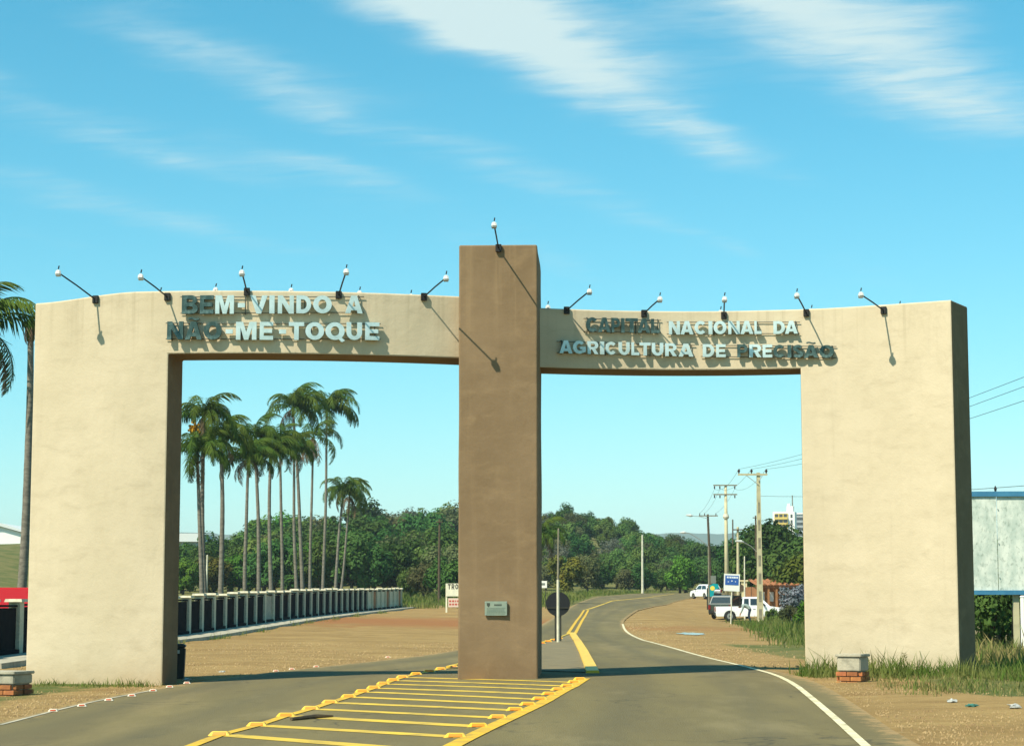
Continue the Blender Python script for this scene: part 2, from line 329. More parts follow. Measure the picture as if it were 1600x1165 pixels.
# ground: dirt / grass chosen by a cover attribute
gm = bpy.data.materials.new('ground_cover'); gm.use_nodes = True; t = NT(gm.node_tree); bs = gm.node_tree.nodes['Principled BSDF']
tc = t.n('ShaderNodeTexCoord').outputs['Object']
at = t.n('ShaderNodeAttribute', attribute_name='cover').outputs['Color']; sp = t.n('ShaderNodeSeparateColor'); t.put(sp.inputs[0], at)
dirt = t.mix(t.ramp(t.noise(tc, .6, 6, .65), .3, .7), (.335, .226, .090), (.255, .166, .065))
dirt = t.mix(t.m('MULTIPLY', t.ramp(t.noise(tc, 7, 6, .7), .5, .72), .55), dirt, (.20, .12, .045))
dirt = t.mix(t.m('MULTIPLY', t.ramp(t.noise(tc, 24, 4, .7), .56, .74), .6), dirt, (.44, .33, .16))
dirt = t.mix(t.m('MULTIPLY', t.ramp(t.noise(t.scale(tc, (.22, .75, 1)), 1.0, 7, .70, .6), .47, .63), .72), dirt, (.215, .135, .052))  # darker soil bands, also painting in shadow streaks across the verge
dirt = t.mix(t.m('MULTIPLY', t.ramp(t.noise(t.scale(tc, (.5, 1.6, 1)), 1.3, 6, .7), .55, .72), .45), dirt, (.43, .315, .145))
dirt = t.mix(t.ramp(t.m('ADD', sp.outputs[1], t.m('MULTIPLY', t.m('SUBTRACT', t.noise(tc, .9, 5), .5), .8)), .35, .75), dirt, (.27, .125, .048))
grs = t.mix(t.ramp(t.noise(tc, .5, 6, .65), .35, .65), (.085, .105, .028), (.17, .15, .055))
f = t.ramp(t.m('ADD', sp.outputs[0], t.m('MULTIPLY', t.m('SUBTRACT', t.noise(tc, 1.3, 6, .7), .5), .9)), .38, .62)
t.put(bs.inputs['Base Color'], t.mix(f, dirt, grs)); bs.inputs['Roughness'].default_value = .97; bs.inputs['Specular IOR Level'].default_value = .1
bp = t.n('ShaderNodeBump'); bp.inputs['Strength'].default_value = .8; bp.inputs['Distance'].default_value = .08
t.put(bp.inputs['Height'], t.m('ADD', t.noise(tc, 5, 6, .7), t.m('MULTIPLY', t.noise(tc, 30, 4, .7), .3))); t.put(bs.inputs['Normal'], bp.outputs[0])
MAT['ground'] = gm
M = MAT

# ------------------------------------------------------------------ road edges (plan, metres)
def poly_at(pl, y):
    if y <= pl[0][1]: return pl[0][0] + (y - pl[0][1]) * (pl[1][0] - pl[0][0]) / (pl[1][1] - pl[0][1])
    for (x0, y0), (x1, y1) in zip(pl, pl[1:]):
        if y <= y1: return x0 + (x1 - x0) * (y - y0) / (y1 - y0)
    return pl[-1][0]
LEFT_PX = [(0, 1130), (130, 1096), (260, 1072), (400, 1053), (550, 1037), (640, 1027), (718, 1016), (800, 995), (845, 977)]
LE = [tuple(G(*p)[:2]) for p in LEFT_PX] + [(3.3, 130), (5.6, 165), (9.5, 205), (15, 236), (24, 254), (42, 270), (85, 292)]
LE = [(-6.1, 14), (-5.95, 19)] + LE
WL = [tuple(G(*p)[:2]) for p in ((1350, 1165), (1290, 1110), (1230, 1060), (1165, 1042), (1100, 1027), (1035, 1008), (990, 995), (974, 984))]   # white edge line
RE = [(3.1, 8)] + [(x + s, y) for (x, y), s in zip(WL, (.42, .45, .42, .12, .1, .1, .1, .1))] + [(5.25, 98), (6.7, 116), (9.0, 142), (12.5, 175), (17.0, 205), (23, 226), (34, 240), (90, 262)]

def strip(name, L, Rr, m, dz, parent=None, nx=1, step=None):
    mb = MB(); nL = len(L)
    for i in range(nL):
        for k in range(nx + 1):
            a = k / nx; x = L[i][0] * (1 - a) + Rr[i][0] * a; y = L[i][1] * (1 - a) + Rr[i][1] * a
            mb.v.append((x, y, zg(x, y) + dz))
    for i in range(nL - 1):
        for k in range(nx):
            o = i * (nx + 1) + k; mb.f.append((o, o + 1, o + nx + 2, o + nx + 1)); mb.mi.append(0)
    return mb.build(name, m, parent, normals=False)
def resample(pl, step):
    out = []
    for (x0, y0), (x1, y1) in zip(pl, pl[1:]):
        n = max(1, int(math.hypot(x1 - x0, y1 - y0) / step)); out += [(x0 + (x1 - x0) * i / n, y0 + (y1 - y0) * i / n) for i in range(n)]
    return out + [pl[-1]]
def smooth_pl(pl, it=3):
    for _ in range(it):
        q = [pl[0]]
        for a, b in zip(pl, pl[1:]): q += [(a[0] * .75 + b[0] * .25, a[1] * .75 + b[1] * .25), (a[0] * .25 + b[0] * .75, a[1] * .25 + b[1] * .75)]
        pl = q + [pl[-1]]
    return pl
def by_len(pl, n):
    ln = [0]
    for a, b in zip(pl, pl[1:]): ln.append(ln[-1] + math.hypot(b[0] - a[0], b[1] - a[1]))
    out = []; j = 0
    for i in range(n):
        s = ln[-1] * i / (n - 1)
        while j < len(ln) - 2 and ln[j + 1] < s: j += 1
        a = (s - ln[j]) / max(ln[j + 1] - ln[j], 1e-9); out.append((pl[j][0] + (pl[j + 1][0] - pl[j][0]) * a, pl[j][1] + (pl[j + 1][1] - pl[j][1]) * a))
    return out
LES, RES = smooth_pl(LE), smooth_pl(RE)
def road_x(side, y): return poly_at(LES if side < 0 else RES, y)

# ------------------------------------------------------------------ ground
def axis(lo, hi, near_lo, near_hi, fine, grow=1.18):
    a = [near_lo]
    while a[-1] < near_hi: a.append(a[-1] + fine)
    d = fine
    while a[-1] < hi: d *= grow; a.append(a[-1] + d)
    d = fine
    while a[0] > lo: d *= grow; a.insert(0, a[0] - d)
    return a
xs, ys = axis(-4300, 4300, -24, 30, .6), axis(-400, 5200, 12, 150, .6, 1.06)
mb = MB(); cov = []
PU = G(1080, 989.5)
def fence_x(y): return poly_at([(-11.9, 30), (-11.6, 47), (-10.7, 66), (-9.85, 89), (-9.0, 107), (-7.4, 138), (-5.0, 170)], y)
for y in ys:
    rl, rr, fx = road_x(-1, y), road_x(1, y), fence_x(y)
    for x in xs:
        z = zg(x, y); nz = noise.noise((x * .35, y * .35, 1.3)) * .05 + noise.noise((x * 1.3, y * 1.3, 5)) * .02
        c, o = 1.0, 0.0
        if y < 300:
            dl, dr = rl - x, x - rr
            onroad = dl < .0 and dr < .0
            if onroad: z -= .03
            else: z += nz * min(1, max(dl, dr) / .8) * (0 if math.hypot(x - PU[0], (y - PU[1]) * .6) < 3 else 1) - .012
            if x < (rl + rr) / 2:
                c = 0. if x > fx - .5 else 1.
                if y < 36: c = max(c, .62 * smooth(.4, 1.5, dl) * (1 - smooth(34.2, 36, y)) * (x > -9.5))
                if y > 130: c = max(c, smooth(132, 150, y) * .75)
                o = smooth(62, 80, y) * (1 - smooth(118, 130, y)) * .35 + math.exp(-((y - 92) / 9) ** 2) * .5
            else:
                if y < 40: c = smooth(1.1, 2.2, dr - (0 if y > 28 else (28 - y) * .8)) * .80
                elif y < 62: c = smooth(.8, 2.6, dr) * .85
                elif y < 112: c = smooth(7.3, 9.0, x - (y - 62) * .075) * .9
                else: c = smooth(24, 32, x) * .8
                o = math.exp(-((y - 84) / 10) ** 2) * .55 + .25 * (y > 100) * smooth(0, 3, 4 - dr)
        if y > 300 or x < -60 or x > 60: c = 1.
        mb.v.append((x, y, z)); cov.append((c, o, 0, 1))
nx = len(xs)
for j in range(len(ys) - 1):
    for i in range(nx - 1):
        k = j * nx + i; mb.f.append((k, k + 1, k + nx + 1, k + nx)); mb.mi.append(0)
ground = mb.build('ground', M['ground'], smooth=True, normals=False); tag(ground, kind='structure')
ca = ground.data.color_attributes.new('cover', 'FLOAT_COLOR', 'POINT'); ca.data.foreach_set('color', [q for c in cov for q in c])

n = 170
road = strip('road', by_len(LES, n), by_len(RES, n), M['asphalt'], .012, nx=48); tag(road, kind='structure')

wear = []
for v_ in road.data.vertices:
    x, y = v_.co.x, v_.co.y; rl, rr = road_x(-1, y), road_x(1, y); dr, dl = rr - .45 - x, x - rl
    tr = max(math.exp(-((d_ - c_) / .26) ** 2) for d_, c_ in ((dr, .85), (dr, 2.35), (dl, .75), (dl, 2.2)))
    wear += [tr, 1 - smooth(.0, .55, min(dr + .45, dl)), 0, 1]
ca = road.data.color_attributes.new('wear', 'FLOAT_COLOR', 'POINT'); ca.data.foreach_set('color', wear)
# painted markings, each a child of the road
def line_px(pts): return [tuple(G(*p)[:2]) for p in pts]
def mark(name, pl, wd, m, dz=.020):
    pl = resample(pl, 1.0); L, Rr = [], []
    for i, p in enumerate(pl):
        a, b = pl[max(i - 1, 0)], pl[min(i + 1, len(pl) - 1)]; t_ = Vector((b[0] - a[0], b[1] - a[1])).normalized(); q = Vector((-t_.y, t_.x)) * wd / 2
        L.append((p[0] + q.x, p[1] + q.y)); Rr.append((p[0] - q.x, p[1] - q.y))
    return strip(name, L, Rr, m, dz, road)
LBLK = [(280, 1172), (344, 1147), (402, 1132), (447, 1117), (486, 1106), (516, 1096), (545, 1087), (566, 1079), (584, 1073), (599, 1066.5), (614, 1061), (629, 1056), (650, 1051), (671, 1047), (689, 1043), (708, 1040)]
RBLK = [(668, 1172), (712, 1150), (747, 1133.6), (778, 1120), (805, 1108), (825, 1099.5), (843, 1091), (858, 1083), (872, 1076), (886.5, 1070), (897, 1064), (906, 1059.5)]
ll = line_px([(215, 1192)] + [(u, v + 3) for u, v in LBLK]); mark('island_line', ll, .12, M['yellow_paint'])
rl_ = line_px([(640, 1192)] + [(u + 17 - i * .8, v + 7 - i * .5) for i, (u, v) in enumerate(RBLK)]); mark('island_line', rl_, .17, M['yellow_paint'])
for i in range(11):
    a, b = G(LBLK[i + 1][0] + 10, LBLK[i + 1][1] + 3), G(RBLK[i][0] + 6, RBLK[i][1] + 3)
    mark('hatch_stripe', [(a.x, a.y), (b.x, b.y)], rng.uniform(.24, .31), M['faded_yellow'], .016)
mark('edge_line', smooth_pl(line_px([(1372, 1185), (1350, 1165), (1290, 1110), (1230, 1060), (1165, 1042), (1100, 1027), (1035, 1008), (990, 995), (976, 985), (973, 975)]), 2), .088, M['white_paint'])
mark('edge_line', smooth_pl(line_px([(0, 1134), (130, 1100), (235, 1080)]), 2), .06, M['concrete'], .018)
ctr = line_px([(893, 990), (905, 970), (916, 953)]); mark('centre_line', [(x - .13, y) for x, y in ctr], .12, M['yellow_paint']); mark('centre_line', [(x + .13, y) for x, y in ctr], .12, M['yellow_paint'])
far_c = [(ctr[-1][0], ctr[-1][1] + 1), (6.6, 150), (9.4, 180), (13, 207), (18, 228)]; mark('centre_line', smooth_pl(far_c, 2), .16, M['faded_yellow'])

# raised yellow road blocks and small edge studs
def make_block():
    r = empty('road_block', (0, 0, 0), 0, 'yellow raised road block with orange reflector on the left island line', 'road stud', 'blocks along the left island line')
    mb = MB(); mb.add([(-.125, -.075, 0), (.125, -.075, 0), (.125, .075, 0), (-.125, .075, 0), (-.085, -.042, .05), (.085, -.042, .05), (.085, .042, .05), (-.085, .042, .05)],
                      [(4, 5, 6, 7), (0, 1, 5, 4), (1, 2, 6, 5), (2, 3, 7, 6), (3, 0, 4, 7)]); mb.build('block_body', M['stud_yellow'], r, bevel=.006)
    for s in (-1, 1):
        q = MB(); q.add([(-.075, s * .074, .012), (.075, s * .074, .012), (.068, s * .052, .045), (-.068, s * .052, .045)], [(0, 1, 2, 3)])
        q.v += [(a, b - s * .012, c) for a, b, c in q.v]; q.f += [(7, 6, 5, 4), (0, 4, 5, 1), (1, 5, 6, 2), (2, 6, 7, 3), (3, 7, 4, 0)]; q.mi += [0] * 5
        q.v = [(a, b + s * .004, c) for a, b, c in q.v]; q.build('reflector', M['stud_orange'], r)
    return r
blk = make_block(); first = True
for lst, side in ((LBLK[1:], 'left'), (RBLK[1:], 'right')):
    for u, v in lst:
        g = G(u, v + 3); g.z += .012
        o = blk if first else dup(blk); first = False
        o.location = g; o.rotation_euler = (0, 0, rng.uniform(-.06, .06) - .04); o.scale = (.88, .88, .80)
        o['label'] = 'yellow raised road block on the %s line of the striped island' % ('left' if side == 'left' else 'right'); o['group'] = 'road blocks along the %s island line' % side
        if side == 'left': o['label'] = 'yellow raised road block on the island line on the side of the pillared fence'
        else: o['label'] = 'yellow raised road block on the island line on the side of the wide dirt lot'
for u, v in [(846, 1006), (856, 1003.5), (865, 1001), (874, 998.5)]:
    g = G(u, v); g.z += .02
    dup(blk, g, .1, 'small yellow road block on the island edge behind the brown pillar', 1.0, 'road blocks behind the pillar')
st = empty('edge_stud', (0, 0, 0), 0, 'small white edge stud with red reflectors along the road edge by the fence side pier', 'road stud', 'small studs on the left road edge')
mb = MB(); mb.add([(-.06, -.05, 0), (.06, -.05, 0), (.06, .05, 0), (-.06, .05, 0), (-.04, -.028, .028), (.04, -.028, .028), (.04, .028, .028), (-.04, .028, .028)], [(4, 5, 6, 7), (0, 1, 5, 4), (1, 2, 6, 5), (2, 3, 7, 6), (3, 0, 4, 7)]); mb.build('stud_body', M['stud_white'], st)
mb = MB(); mb.box((0, -.043, .015), (.066, .014, .016)); mb.build('reflector', M['stud_red'], st)
for i, (u, v) in enumerate([(83, 1113), (128, 1105), (170, 1096), (206, 1089), (239, 1081), (265, 1075), (292, 1069), (431, 1050), (456, 1047), (494, 1043), (606, 1028)]):
    g = G(u, v); g.z += .02; o = st if i == 0 else dup(st); o.location = g; o.rotation_euler = (0, 0, .1)

# kerbed island tip behind the pillar
isl = line_px([(700, 1044), (770, 1027), (846, 1005), (872, 998), (892, 990)]); isr = line_px([(926, 1052), (921, 1040), (912, 1020), (902, 1002), (894, 990)])
a, b = by_len(isl, 12), by_len(isr, 12)
ti = strip('traffic_island', a, b, M['island_fill'], .028, nx=3); tag(ti, kind='structure')
def kerb(name, pl, wd, h, m, parent=None):
    pl = resample(pl, 1.0); mb = MB(); ring = []
    for i, p in enumerate(pl):
        q0, q1 = pl[max(i - 1, 0)], pl[min(i + 1, len(pl) - 1)]; t_ = Vector((q1[0] - q0[0], q1[1] - q0[1])).normalized(); q = Vector((-t_.y, t_.x)) * wd / 2
        z = zg(*p); mb.v += [(p[0] + q.x, p[1] + q.y, z - .05), (p[0] + q.x * .85, p[1] + q.y * .85, z + h), (p[0] - q.x * .85, p[1] - q.y * .85, z + h), (p[0] - q.x, p[1] - q.y, z - .05)]
    for i in range(len(pl) - 1):
        for k in range(3): mb.f.append((i * 4 + k, i * 4 + k + 1, i * 4 + k + 5, i * 4 + k + 4)); mb.mi.append(0)
    e = 4 * (len(pl) - 1); mb.f += [(0, 1, 2, 3), (e + 3, e + 2, e + 1, e)]; mb.mi += [0, 0]
    return mb.build(name, m, parent)
kerb('kerb', isr, .26, .06, M['stud_yellow'], ti); kerb('kerb', isl, .10, .05, M['faded_yellow'], ti)

# ------------------------------------------------------------------ the gateway
def yl(x): return 33.75 + .046 * (x + 4.7) ** 2          # front face, bulging left wing
def yr(x): return 36.2 - .0625 * (x - 3.1) ** 2          # front face, hollow right wing
def nl(x): k = .092 * (x + 4.7); return Vector((k, -1, 0)).normalized()
def nr(x): k = -.125 * (x - 3.1); return Vector((k, -1, 0)).normalized()
TH, ZT, ZB = .96, 6.42, 5.36
arch = empty('gateway_arch', (-.2, 34.7, 0), 0, 'tall cream and brown concrete gateway spanning the road, with curved wings', 'gateway')
def apart(mb, name, m, **k):
    o = mb.build(name, m, None, **k); o.parent = arch; o.matrix_parent_inverse = Matrix.Translation(-Vector(arch.location)); return o
def wing(fy, fn, x0, xj, x1, ztop, name):
    """inverted L: pier between x0 and xj, beam on to x1"""
    mb = MB(); lo, hi = min(x0, x1), max(x0, x1); N = 44
    xsx = sorted(set([lo + (hi - lo) * i / N for i in range(N + 1)] + [xj]))
    zs_all = [-.6, 1.3, 3.2, ZB, ZT]
    idx = {}
    def vert(i, k, back):
        key = (i, k, back)
        if key not in idx:
            x = xsx[i]; p = Vector((x, fy(x), 0)) - (fn(x) * TH if back else Vector())
            z = ztop(x) if k == 4 else zs_all[k]
            w_ = .012 * noise.noise((x * .9, z * .9, 3.1)) if not back else 0
            idx[key] = len(mb.v); mb.v.append((p.x, p.y + w_, z))
        return idx[key]
    def q(*v, mi=0): mb.f.append(v); mb.mi.append(mi)
    pier = lambda i: (min(x0, xj) <= (xsx[i] + xsx[i + 1]) / 2 <= max(x0, xj))
    for i in range(len(xsx) - 1):
        for k in range(4):
            if k < 3 and not pier(i): continue
            q(vert(i, k, 0), vert(i + 1, k, 0), vert(i + 1, k + 1, 0), vert(i, k + 1, 0)); q(vert(i + 1, k, 1), vert(i, k, 1), vert(i, k + 1, 1), vert(i + 1, k + 1, 1))
        q(vert(i, 4, 0), vert(i + 1, 4, 0), vert(i + 1, 4, 1), vert(i, 4, 1))
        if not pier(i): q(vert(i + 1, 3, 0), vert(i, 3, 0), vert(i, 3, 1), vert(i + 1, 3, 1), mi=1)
    for i in (0, len(xsx) - 1, xsx.index(xj)):
        for k in range(4):
            end = i in (0, len(xsx) - 1)
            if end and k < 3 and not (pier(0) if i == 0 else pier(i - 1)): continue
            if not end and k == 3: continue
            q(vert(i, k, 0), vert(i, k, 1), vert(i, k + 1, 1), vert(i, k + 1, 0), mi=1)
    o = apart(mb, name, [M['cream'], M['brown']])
    bv = o.modifiers.new('bevel', 'BEVEL'); bv.width = .025; bv.segments = 2; bv.limit_method = 'ANGLE'; bv.angle_limit = R(50)
    return o
wing(yl, nl, -8.06, -5.71, -.20, lambda x: ZT - .14 * smooth(-6.2, -8.06, x), 'bulging_wing')['label'] = 'cream plastered wing curving outwards, with broad pier'
wing(yr, nr, 7.57, 5.095, .10, lambda x: ZT + .02 * smooth(5, 7.5, x), 'hollow_wing')['label'] = 'cream plastered wing curving inwards, with broad pier'
# brown pillar
mb = MB(); a0 = R(-2.3); PZ = 7.25; PW, PD = 1.315, 2.75
Mp = Matrix.Translation((-.235, 34.10, 0)) @ Matrix.Rotation(a0, 4, 'Z')
nz_, nx_ = 24, 6
def ring(z): return [(-PW / 2 + PW * i / nx_, 0) for i in range(nx_)] + [(PW / 2, PD * i / 4) for i in range(4)] + [(PW / 2 - PW * i / nx_, PD) for i in range(nx_)] + [(-PW / 2, PD - PD * i / 4) for i in range(4)]
nr_ = len(ring(0))
for k in range(nz_ + 1):
    z = -.6 + (PZ + .6) * k / nz_
    for x, y in ring(z):
        q = Vector((x, y, z)); d = .014 * noise.noise((x * 1.2, z * .8, y * 1.2)); q.x += d; q.y += d; mb.v.append(tuple(Mp @ q))
for k in range(nz_):
    for i in range(nr_): mb.f.append((k * nr_ + i, k * nr_ + (i + 1) % nr_, (k + 1) * nr_ + (i + 1) % nr_, (k + 1) * nr_ + i)); mb.mi.append(0)
mb.f.append(tuple(nz_ * nr_ + i for i in range(nr_))); mb.mi.append(0)
pil = apart(mb, 'pillar', M['brown']); pil['label'] = 'brown plastered square pillar between the two wings'
bv = pil.modifiers.new('bevel', 'BEVEL'); bv.width = .025; bv.segments = 2; bv.limit_method = 'ANGLE'; bv.angle_limit = R(50)

# plaque on the pillar
pc = P(775, 950, 34.08); Mq = Matrix.Translation(pc) @ Matrix.Rotation(a0, 4, 'Z')
plq = empty('plaque', pc, a0, 'small grey-green metal plaque with a crest on the brown pillar', 'plaque')
mb = MB(); mb.box((0, -.012, 0), (.37, .03, .235)); mb.build('plate', M['plaque'], plq, bevel=.004)
mb = MB(); mb.prism([(-.15, .09), (-.10, .09), (-.10, .05), (-.125, .02), (-.15, .05)], -.031, -.027); mb.build('crest', M['ink'], plq)
mb = MB()
for i in range(6): mb.box((-.02 + i * .021, -.029, .058), (.015, .004, .024))
mb.build('heading', M['ink'], plq)
for r_ in range(5):
    mb = MB(); x = -.15
    while x < .14:
        l = rng.uniform(.012, .035); mb.box((x + l / 2, -.029, .005 - r_ * .022), (l, .004, .009)); x += l + .008
    mb.build('text_line', M['ink_soft'], plq)
for sx in (-1, 1):
    for sz in (-1, 1):
        mb = MB(); mb.disc((sx * .17, -.03, sz * .102), (0, 1, 0), .007, .008, 10); mb.build('screw', M['galv'], plq)

# ------------------------------------------------------------------ lettering
def arc(cx, cy, rx, ry, a0, a1, n=10): return [(cx + rx * math.cos(R(a0 + (a1 - a0) * i / n)), cy + ry * math.sin(R(a0 + (a1 - a0) * i / n))) for i in range(n + 1)]
def stroke(pts, wd):
    L, Rr = [], []
    for i, p in enumerate(pts):
        a, b = pts[max(i - 1, 0)], pts[min(i + 1, len(pts) - 1)]; d = math.hypot(b[0] - a[0], b[1] - a[1]); nx, ny = -(b[1] - a[1]) / d * wd / 2, (b[0] - a[0]) / d * wd / 2
        L.append((p[0] + nx, p[1] + ny)); Rr.append((p[0] - nx, p[1] - ny))
    return L + Rr[::-1]
W, H = .30, .22      # stem and bar weight in a unit box
def glyph(c):
    if c == 'I': return [[[(0, 0), (1, 0), (1, 1), (0, 1)]]]
    if c == '-': return [[[(0, .34), (1, .34), (1, .58), (0, .58)]]]
    if c == 'E': return [[[(0, 0), (1, 0), (1, H), (W, H), (W, .39), (.92, .39), (.92, .61), (W, .61), (W, 1 - H), (1, 1 - H), (1, 1), (0, 1)]]]
    if c == 'L': return [[[(0, 0), (1, 0), (1, H), (W + .04, H), (W + .04, 1), (0, 1)]]]
    if c == 'T': return [[[(.35, 0), (.65, 0), (.65, 1 - H), (1, 1 - H), (1, 1), (0, 1), (0, 1 - H), (.35, 1 - H)]]]
    if c == 'N': return [[[(0, 0), (.27, 0), (.27, .58), (.70, 0), (1, 0), (1, 1), (.73, 1), (.73, .42), (.30, 1), (0, 1)]]]
    if c == 'M': return [[[(0, 0), (.22, 0), (.22, .68), (.40, 0), (.60, 0), (.78, .68), (.78, 0), (1, 0), (1, 1), (.66, 1), (.50, .42), (.34, 1), (0, 1)]]]
    if c == 'V': return [[[(.36, 0), (.64, 0), (1, 1), (.69, 1), (.50, .36), (.31, 1), (0, 1)]]]
    if c in 'AÃ':
        g = [[[(0, 0), (.28, 0), (.34, .17), (.66, .17), (.72, 0), (1, 0), (.66, 1), (.34, 1)], [(.40, .38), (.50, .72), (.60, .38)]]]
        if c == 'Ã': g.append([stroke([(.18 + .64 * i / 10, 1.16 + .045 * math.sin(i / 10 * 2 * math.pi)) for i in range(11)], .10)])
        return g
    if c == 'D': return [[[(0, 0), (.45, 0)] + arc(.45, .5, .55, .5, -90, 90, 14)[1:] + [(0, 1)], [(W, H)] + arc(.43, .5, .27, .5 - H, -90, 90, 12) + [(W, 1 - H)]]]
    if c in 'OQ':
        g = [[arc(.5, .5, .5, .5, 0, 348, 29), arc(.5, .5, .22, .28, 0, 345, 23)]]
        if c == 'Q': g.append([[(.50, .22), (.66, .30), (1.02, -.02), (.86, -.12)]])
        return g
    if c == 'U': return [[[(0, 1)] + arc(.5, .42, .5, .42, 180, 360, 16) + [(1, 1), (.70, 1)] + arc(.5, .42, .20, .20, 360, 180, 10) + [(.30, 1)]]]
    if c == 'P': return [[[(0, 0), (W, 0), (W, .34), (.58, .34)] + arc(.58, .67, .42, .33, -90, 90, 12)[1:] + [(0, 1)], [(W, .54)] + arc(.54, .67, .16, .13, -90, 90, 8) + [(W, .80)]]]
    if c == 'R': return [[[(0, 0), (W, 0), (W, .36), (.40, .36), (.66, 0), (1, 0), (.70, .40)] + arc(.60, .69, .38, .31, -60, 90, 12) + [(0, 1)], [(W, .55)] + arc(.54, .675, .16, .125, -90, 90, 8) + [(W, .80)]]]
    if c == 'B': return [[[(0, 0), (.58, 0)] + arc(.60, .28, .40, .28, -90, 62, 10)[1:] + arc(.56, .74, .38, .26, -40, 90, 10) + [(0, 1)],
                          [(W, .20)] + arc(.54, .30, .16, .10, -90, 90, 8) + [(W, .40)], [(W, .60)] + arc(.52, .70, .15, .10, -90, 90, 8) + [(W, .80)]]]
    if c == 'C': return [[arc(.5, .5, .5, .5, 42, 318, 24) + arc(.5, .5, .22, .27, 318, 42, 20)]]
    if c == 'G': return [[arc(.5, .5, .5, .5, 45, 300, 22) + [(1, .16), (1, .55), (.54, .55), (.54, .36), (.72, .36), (.72, .29)] + arc(.5, .5, .22, .27, 300, 45, 18)]]
    if c == 'S':
        pts = arc(.50, .735, .34, .155, 20, 255, 14) + arc(.50, .265, .36, .155, 75, -160, 14)
        return [[stroke(pts, .235)]]
glyph_cache = {}
def letter_mesh(c, wd, ht, dp, m):
    mb = MB()
    for gi, loops in enumerate(glyph(c)):
        dpi = dp + .003 * gi
        L3 = [[Vector((a * wd, b * ht, 0)) for a, b in lp] for lp in loops]; flat = [q for lp in L3 for q in lp]; tri = tessellate_polygon(L3); n_ = len(flat)
        vs = [(q.x, -dpi, q.y) for q in flat] + [(q.x, 0, q.y) for q in flat]; fs = [tuple(t_) for t_ in tri] + [tuple(n_ + i for i in t_[::-1]) for t_ in tri]
        o = 0
        for lp in L3:
            k = len(lp); fs += [(o + i, o + (i + 1) % k, n_ + o + (i + 1) % k, n_ + o + i) for i in range(k)]; o += k
        mb.add(vs, fs)
    return mb
def on_wall(u, v, fy, off):
    Y = 34.5
    for _ in range(25):
        p = P(u, v, Y); Y = fy(p.x) - off
    return P(u, v, Y)
def lettering(name, label, rows, fy, fn):
    """rows: list of (glyphs (char,u0,u1,dark), v_top_left, v_bottom_left, v_top_right, v_bottom_right)"""
    r = None
    for gl, va, vb, vc, vd in rows:
        ua, ub = gl[0][1], gl[-1][2]
        for c, u0, u1, dark in gl:
            k = (u0 - ua) / max(ub - ua, 1); vt = va + (vc - va) * k; vbm = vb + (vd - vb) * k
            p0, p1, pt = on_wall(u0, vbm, fy, .05), on_wall(u1, vbm, fy, .05), on_wall(u0, vt, fy, .05)
            if r is None: r = empty(name, p0, 0, label, 'lettering')
            wd, ht = (p1 - p0).length, pt.z - p0.z
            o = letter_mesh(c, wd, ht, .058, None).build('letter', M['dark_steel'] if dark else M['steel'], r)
            ang = math.atan2(p1.y - p0.y, p1.x - p0.x); xm = (p0.x + p1.x) / 2; n_ = fn(xm)
            o.location = p0 - Vector(r.location) + Vector((0, rng.uniform(-.006, .006), 0)); o.rotation_euler = (R(rng.uniform(-1.5, 1.5)), 0, ang)
            o['label'] = ('dark reflection-coloured' if dark else 'pale') + ' metal letter ' + c if c != '-' else 'metal hyphen'
        # mounting rails behind the row
        for k in (.06, .94):
            pts = []
            for i in range(15):
                q = i / 14; u = ua - 3 + (ub - ua + 6) * q; v = (va + (vc - va) * q) * k + (vb + (vd - vb) * q) * (1 - k); pts.append(on_wall(u, v, fy, .028) - Vector(r.location))
            mb = MB(); mb.tube(pts, .007, 6); mb.build('rail', M['rail'], r)
        for q in (.02, .35, .68, .98):
            u = ua + (ub - ua) * q; pa, pb = on_wall(u, va + (vc - va) * q, fy, .035), on_wall(u, vb + (vd - vb) * q, fy, .035)
            n_ = fn(pa.x); mb = MB(); mb.tube([pa - r.location, pb - r.location], .009, 6)
            for pp in (pa, pb): mb.tube([pp - r.location, pp - r.location - n_ * .06], .009, 6)
            mb.build('stand_off', M['rail'], r)
    return r
d, l = True, False
lettering('welcome_lettering', 'raised metal letters BEM-VINDO A over NÃO-ME-TOQUE on the bulging wing',
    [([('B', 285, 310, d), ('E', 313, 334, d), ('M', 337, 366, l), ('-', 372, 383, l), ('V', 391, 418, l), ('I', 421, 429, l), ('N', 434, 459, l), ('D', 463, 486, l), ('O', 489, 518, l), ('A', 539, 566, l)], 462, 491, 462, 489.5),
     ([('N', 262, 287, d), ('Ã', 290, 316, d), ('O', 319, 347, d), ('-', 353, 364, l), ('M', 369, 401, l), ('E', 406, 427, l), ('-', 436, 447, l), ('T', 451, 475, l), ('O', 477, 506, l), ('Q', 508, 538, l), ('U', 541, 565, l), ('E', 570, 592, l)], 503, 531, 504, 531.5)], yl, nl)
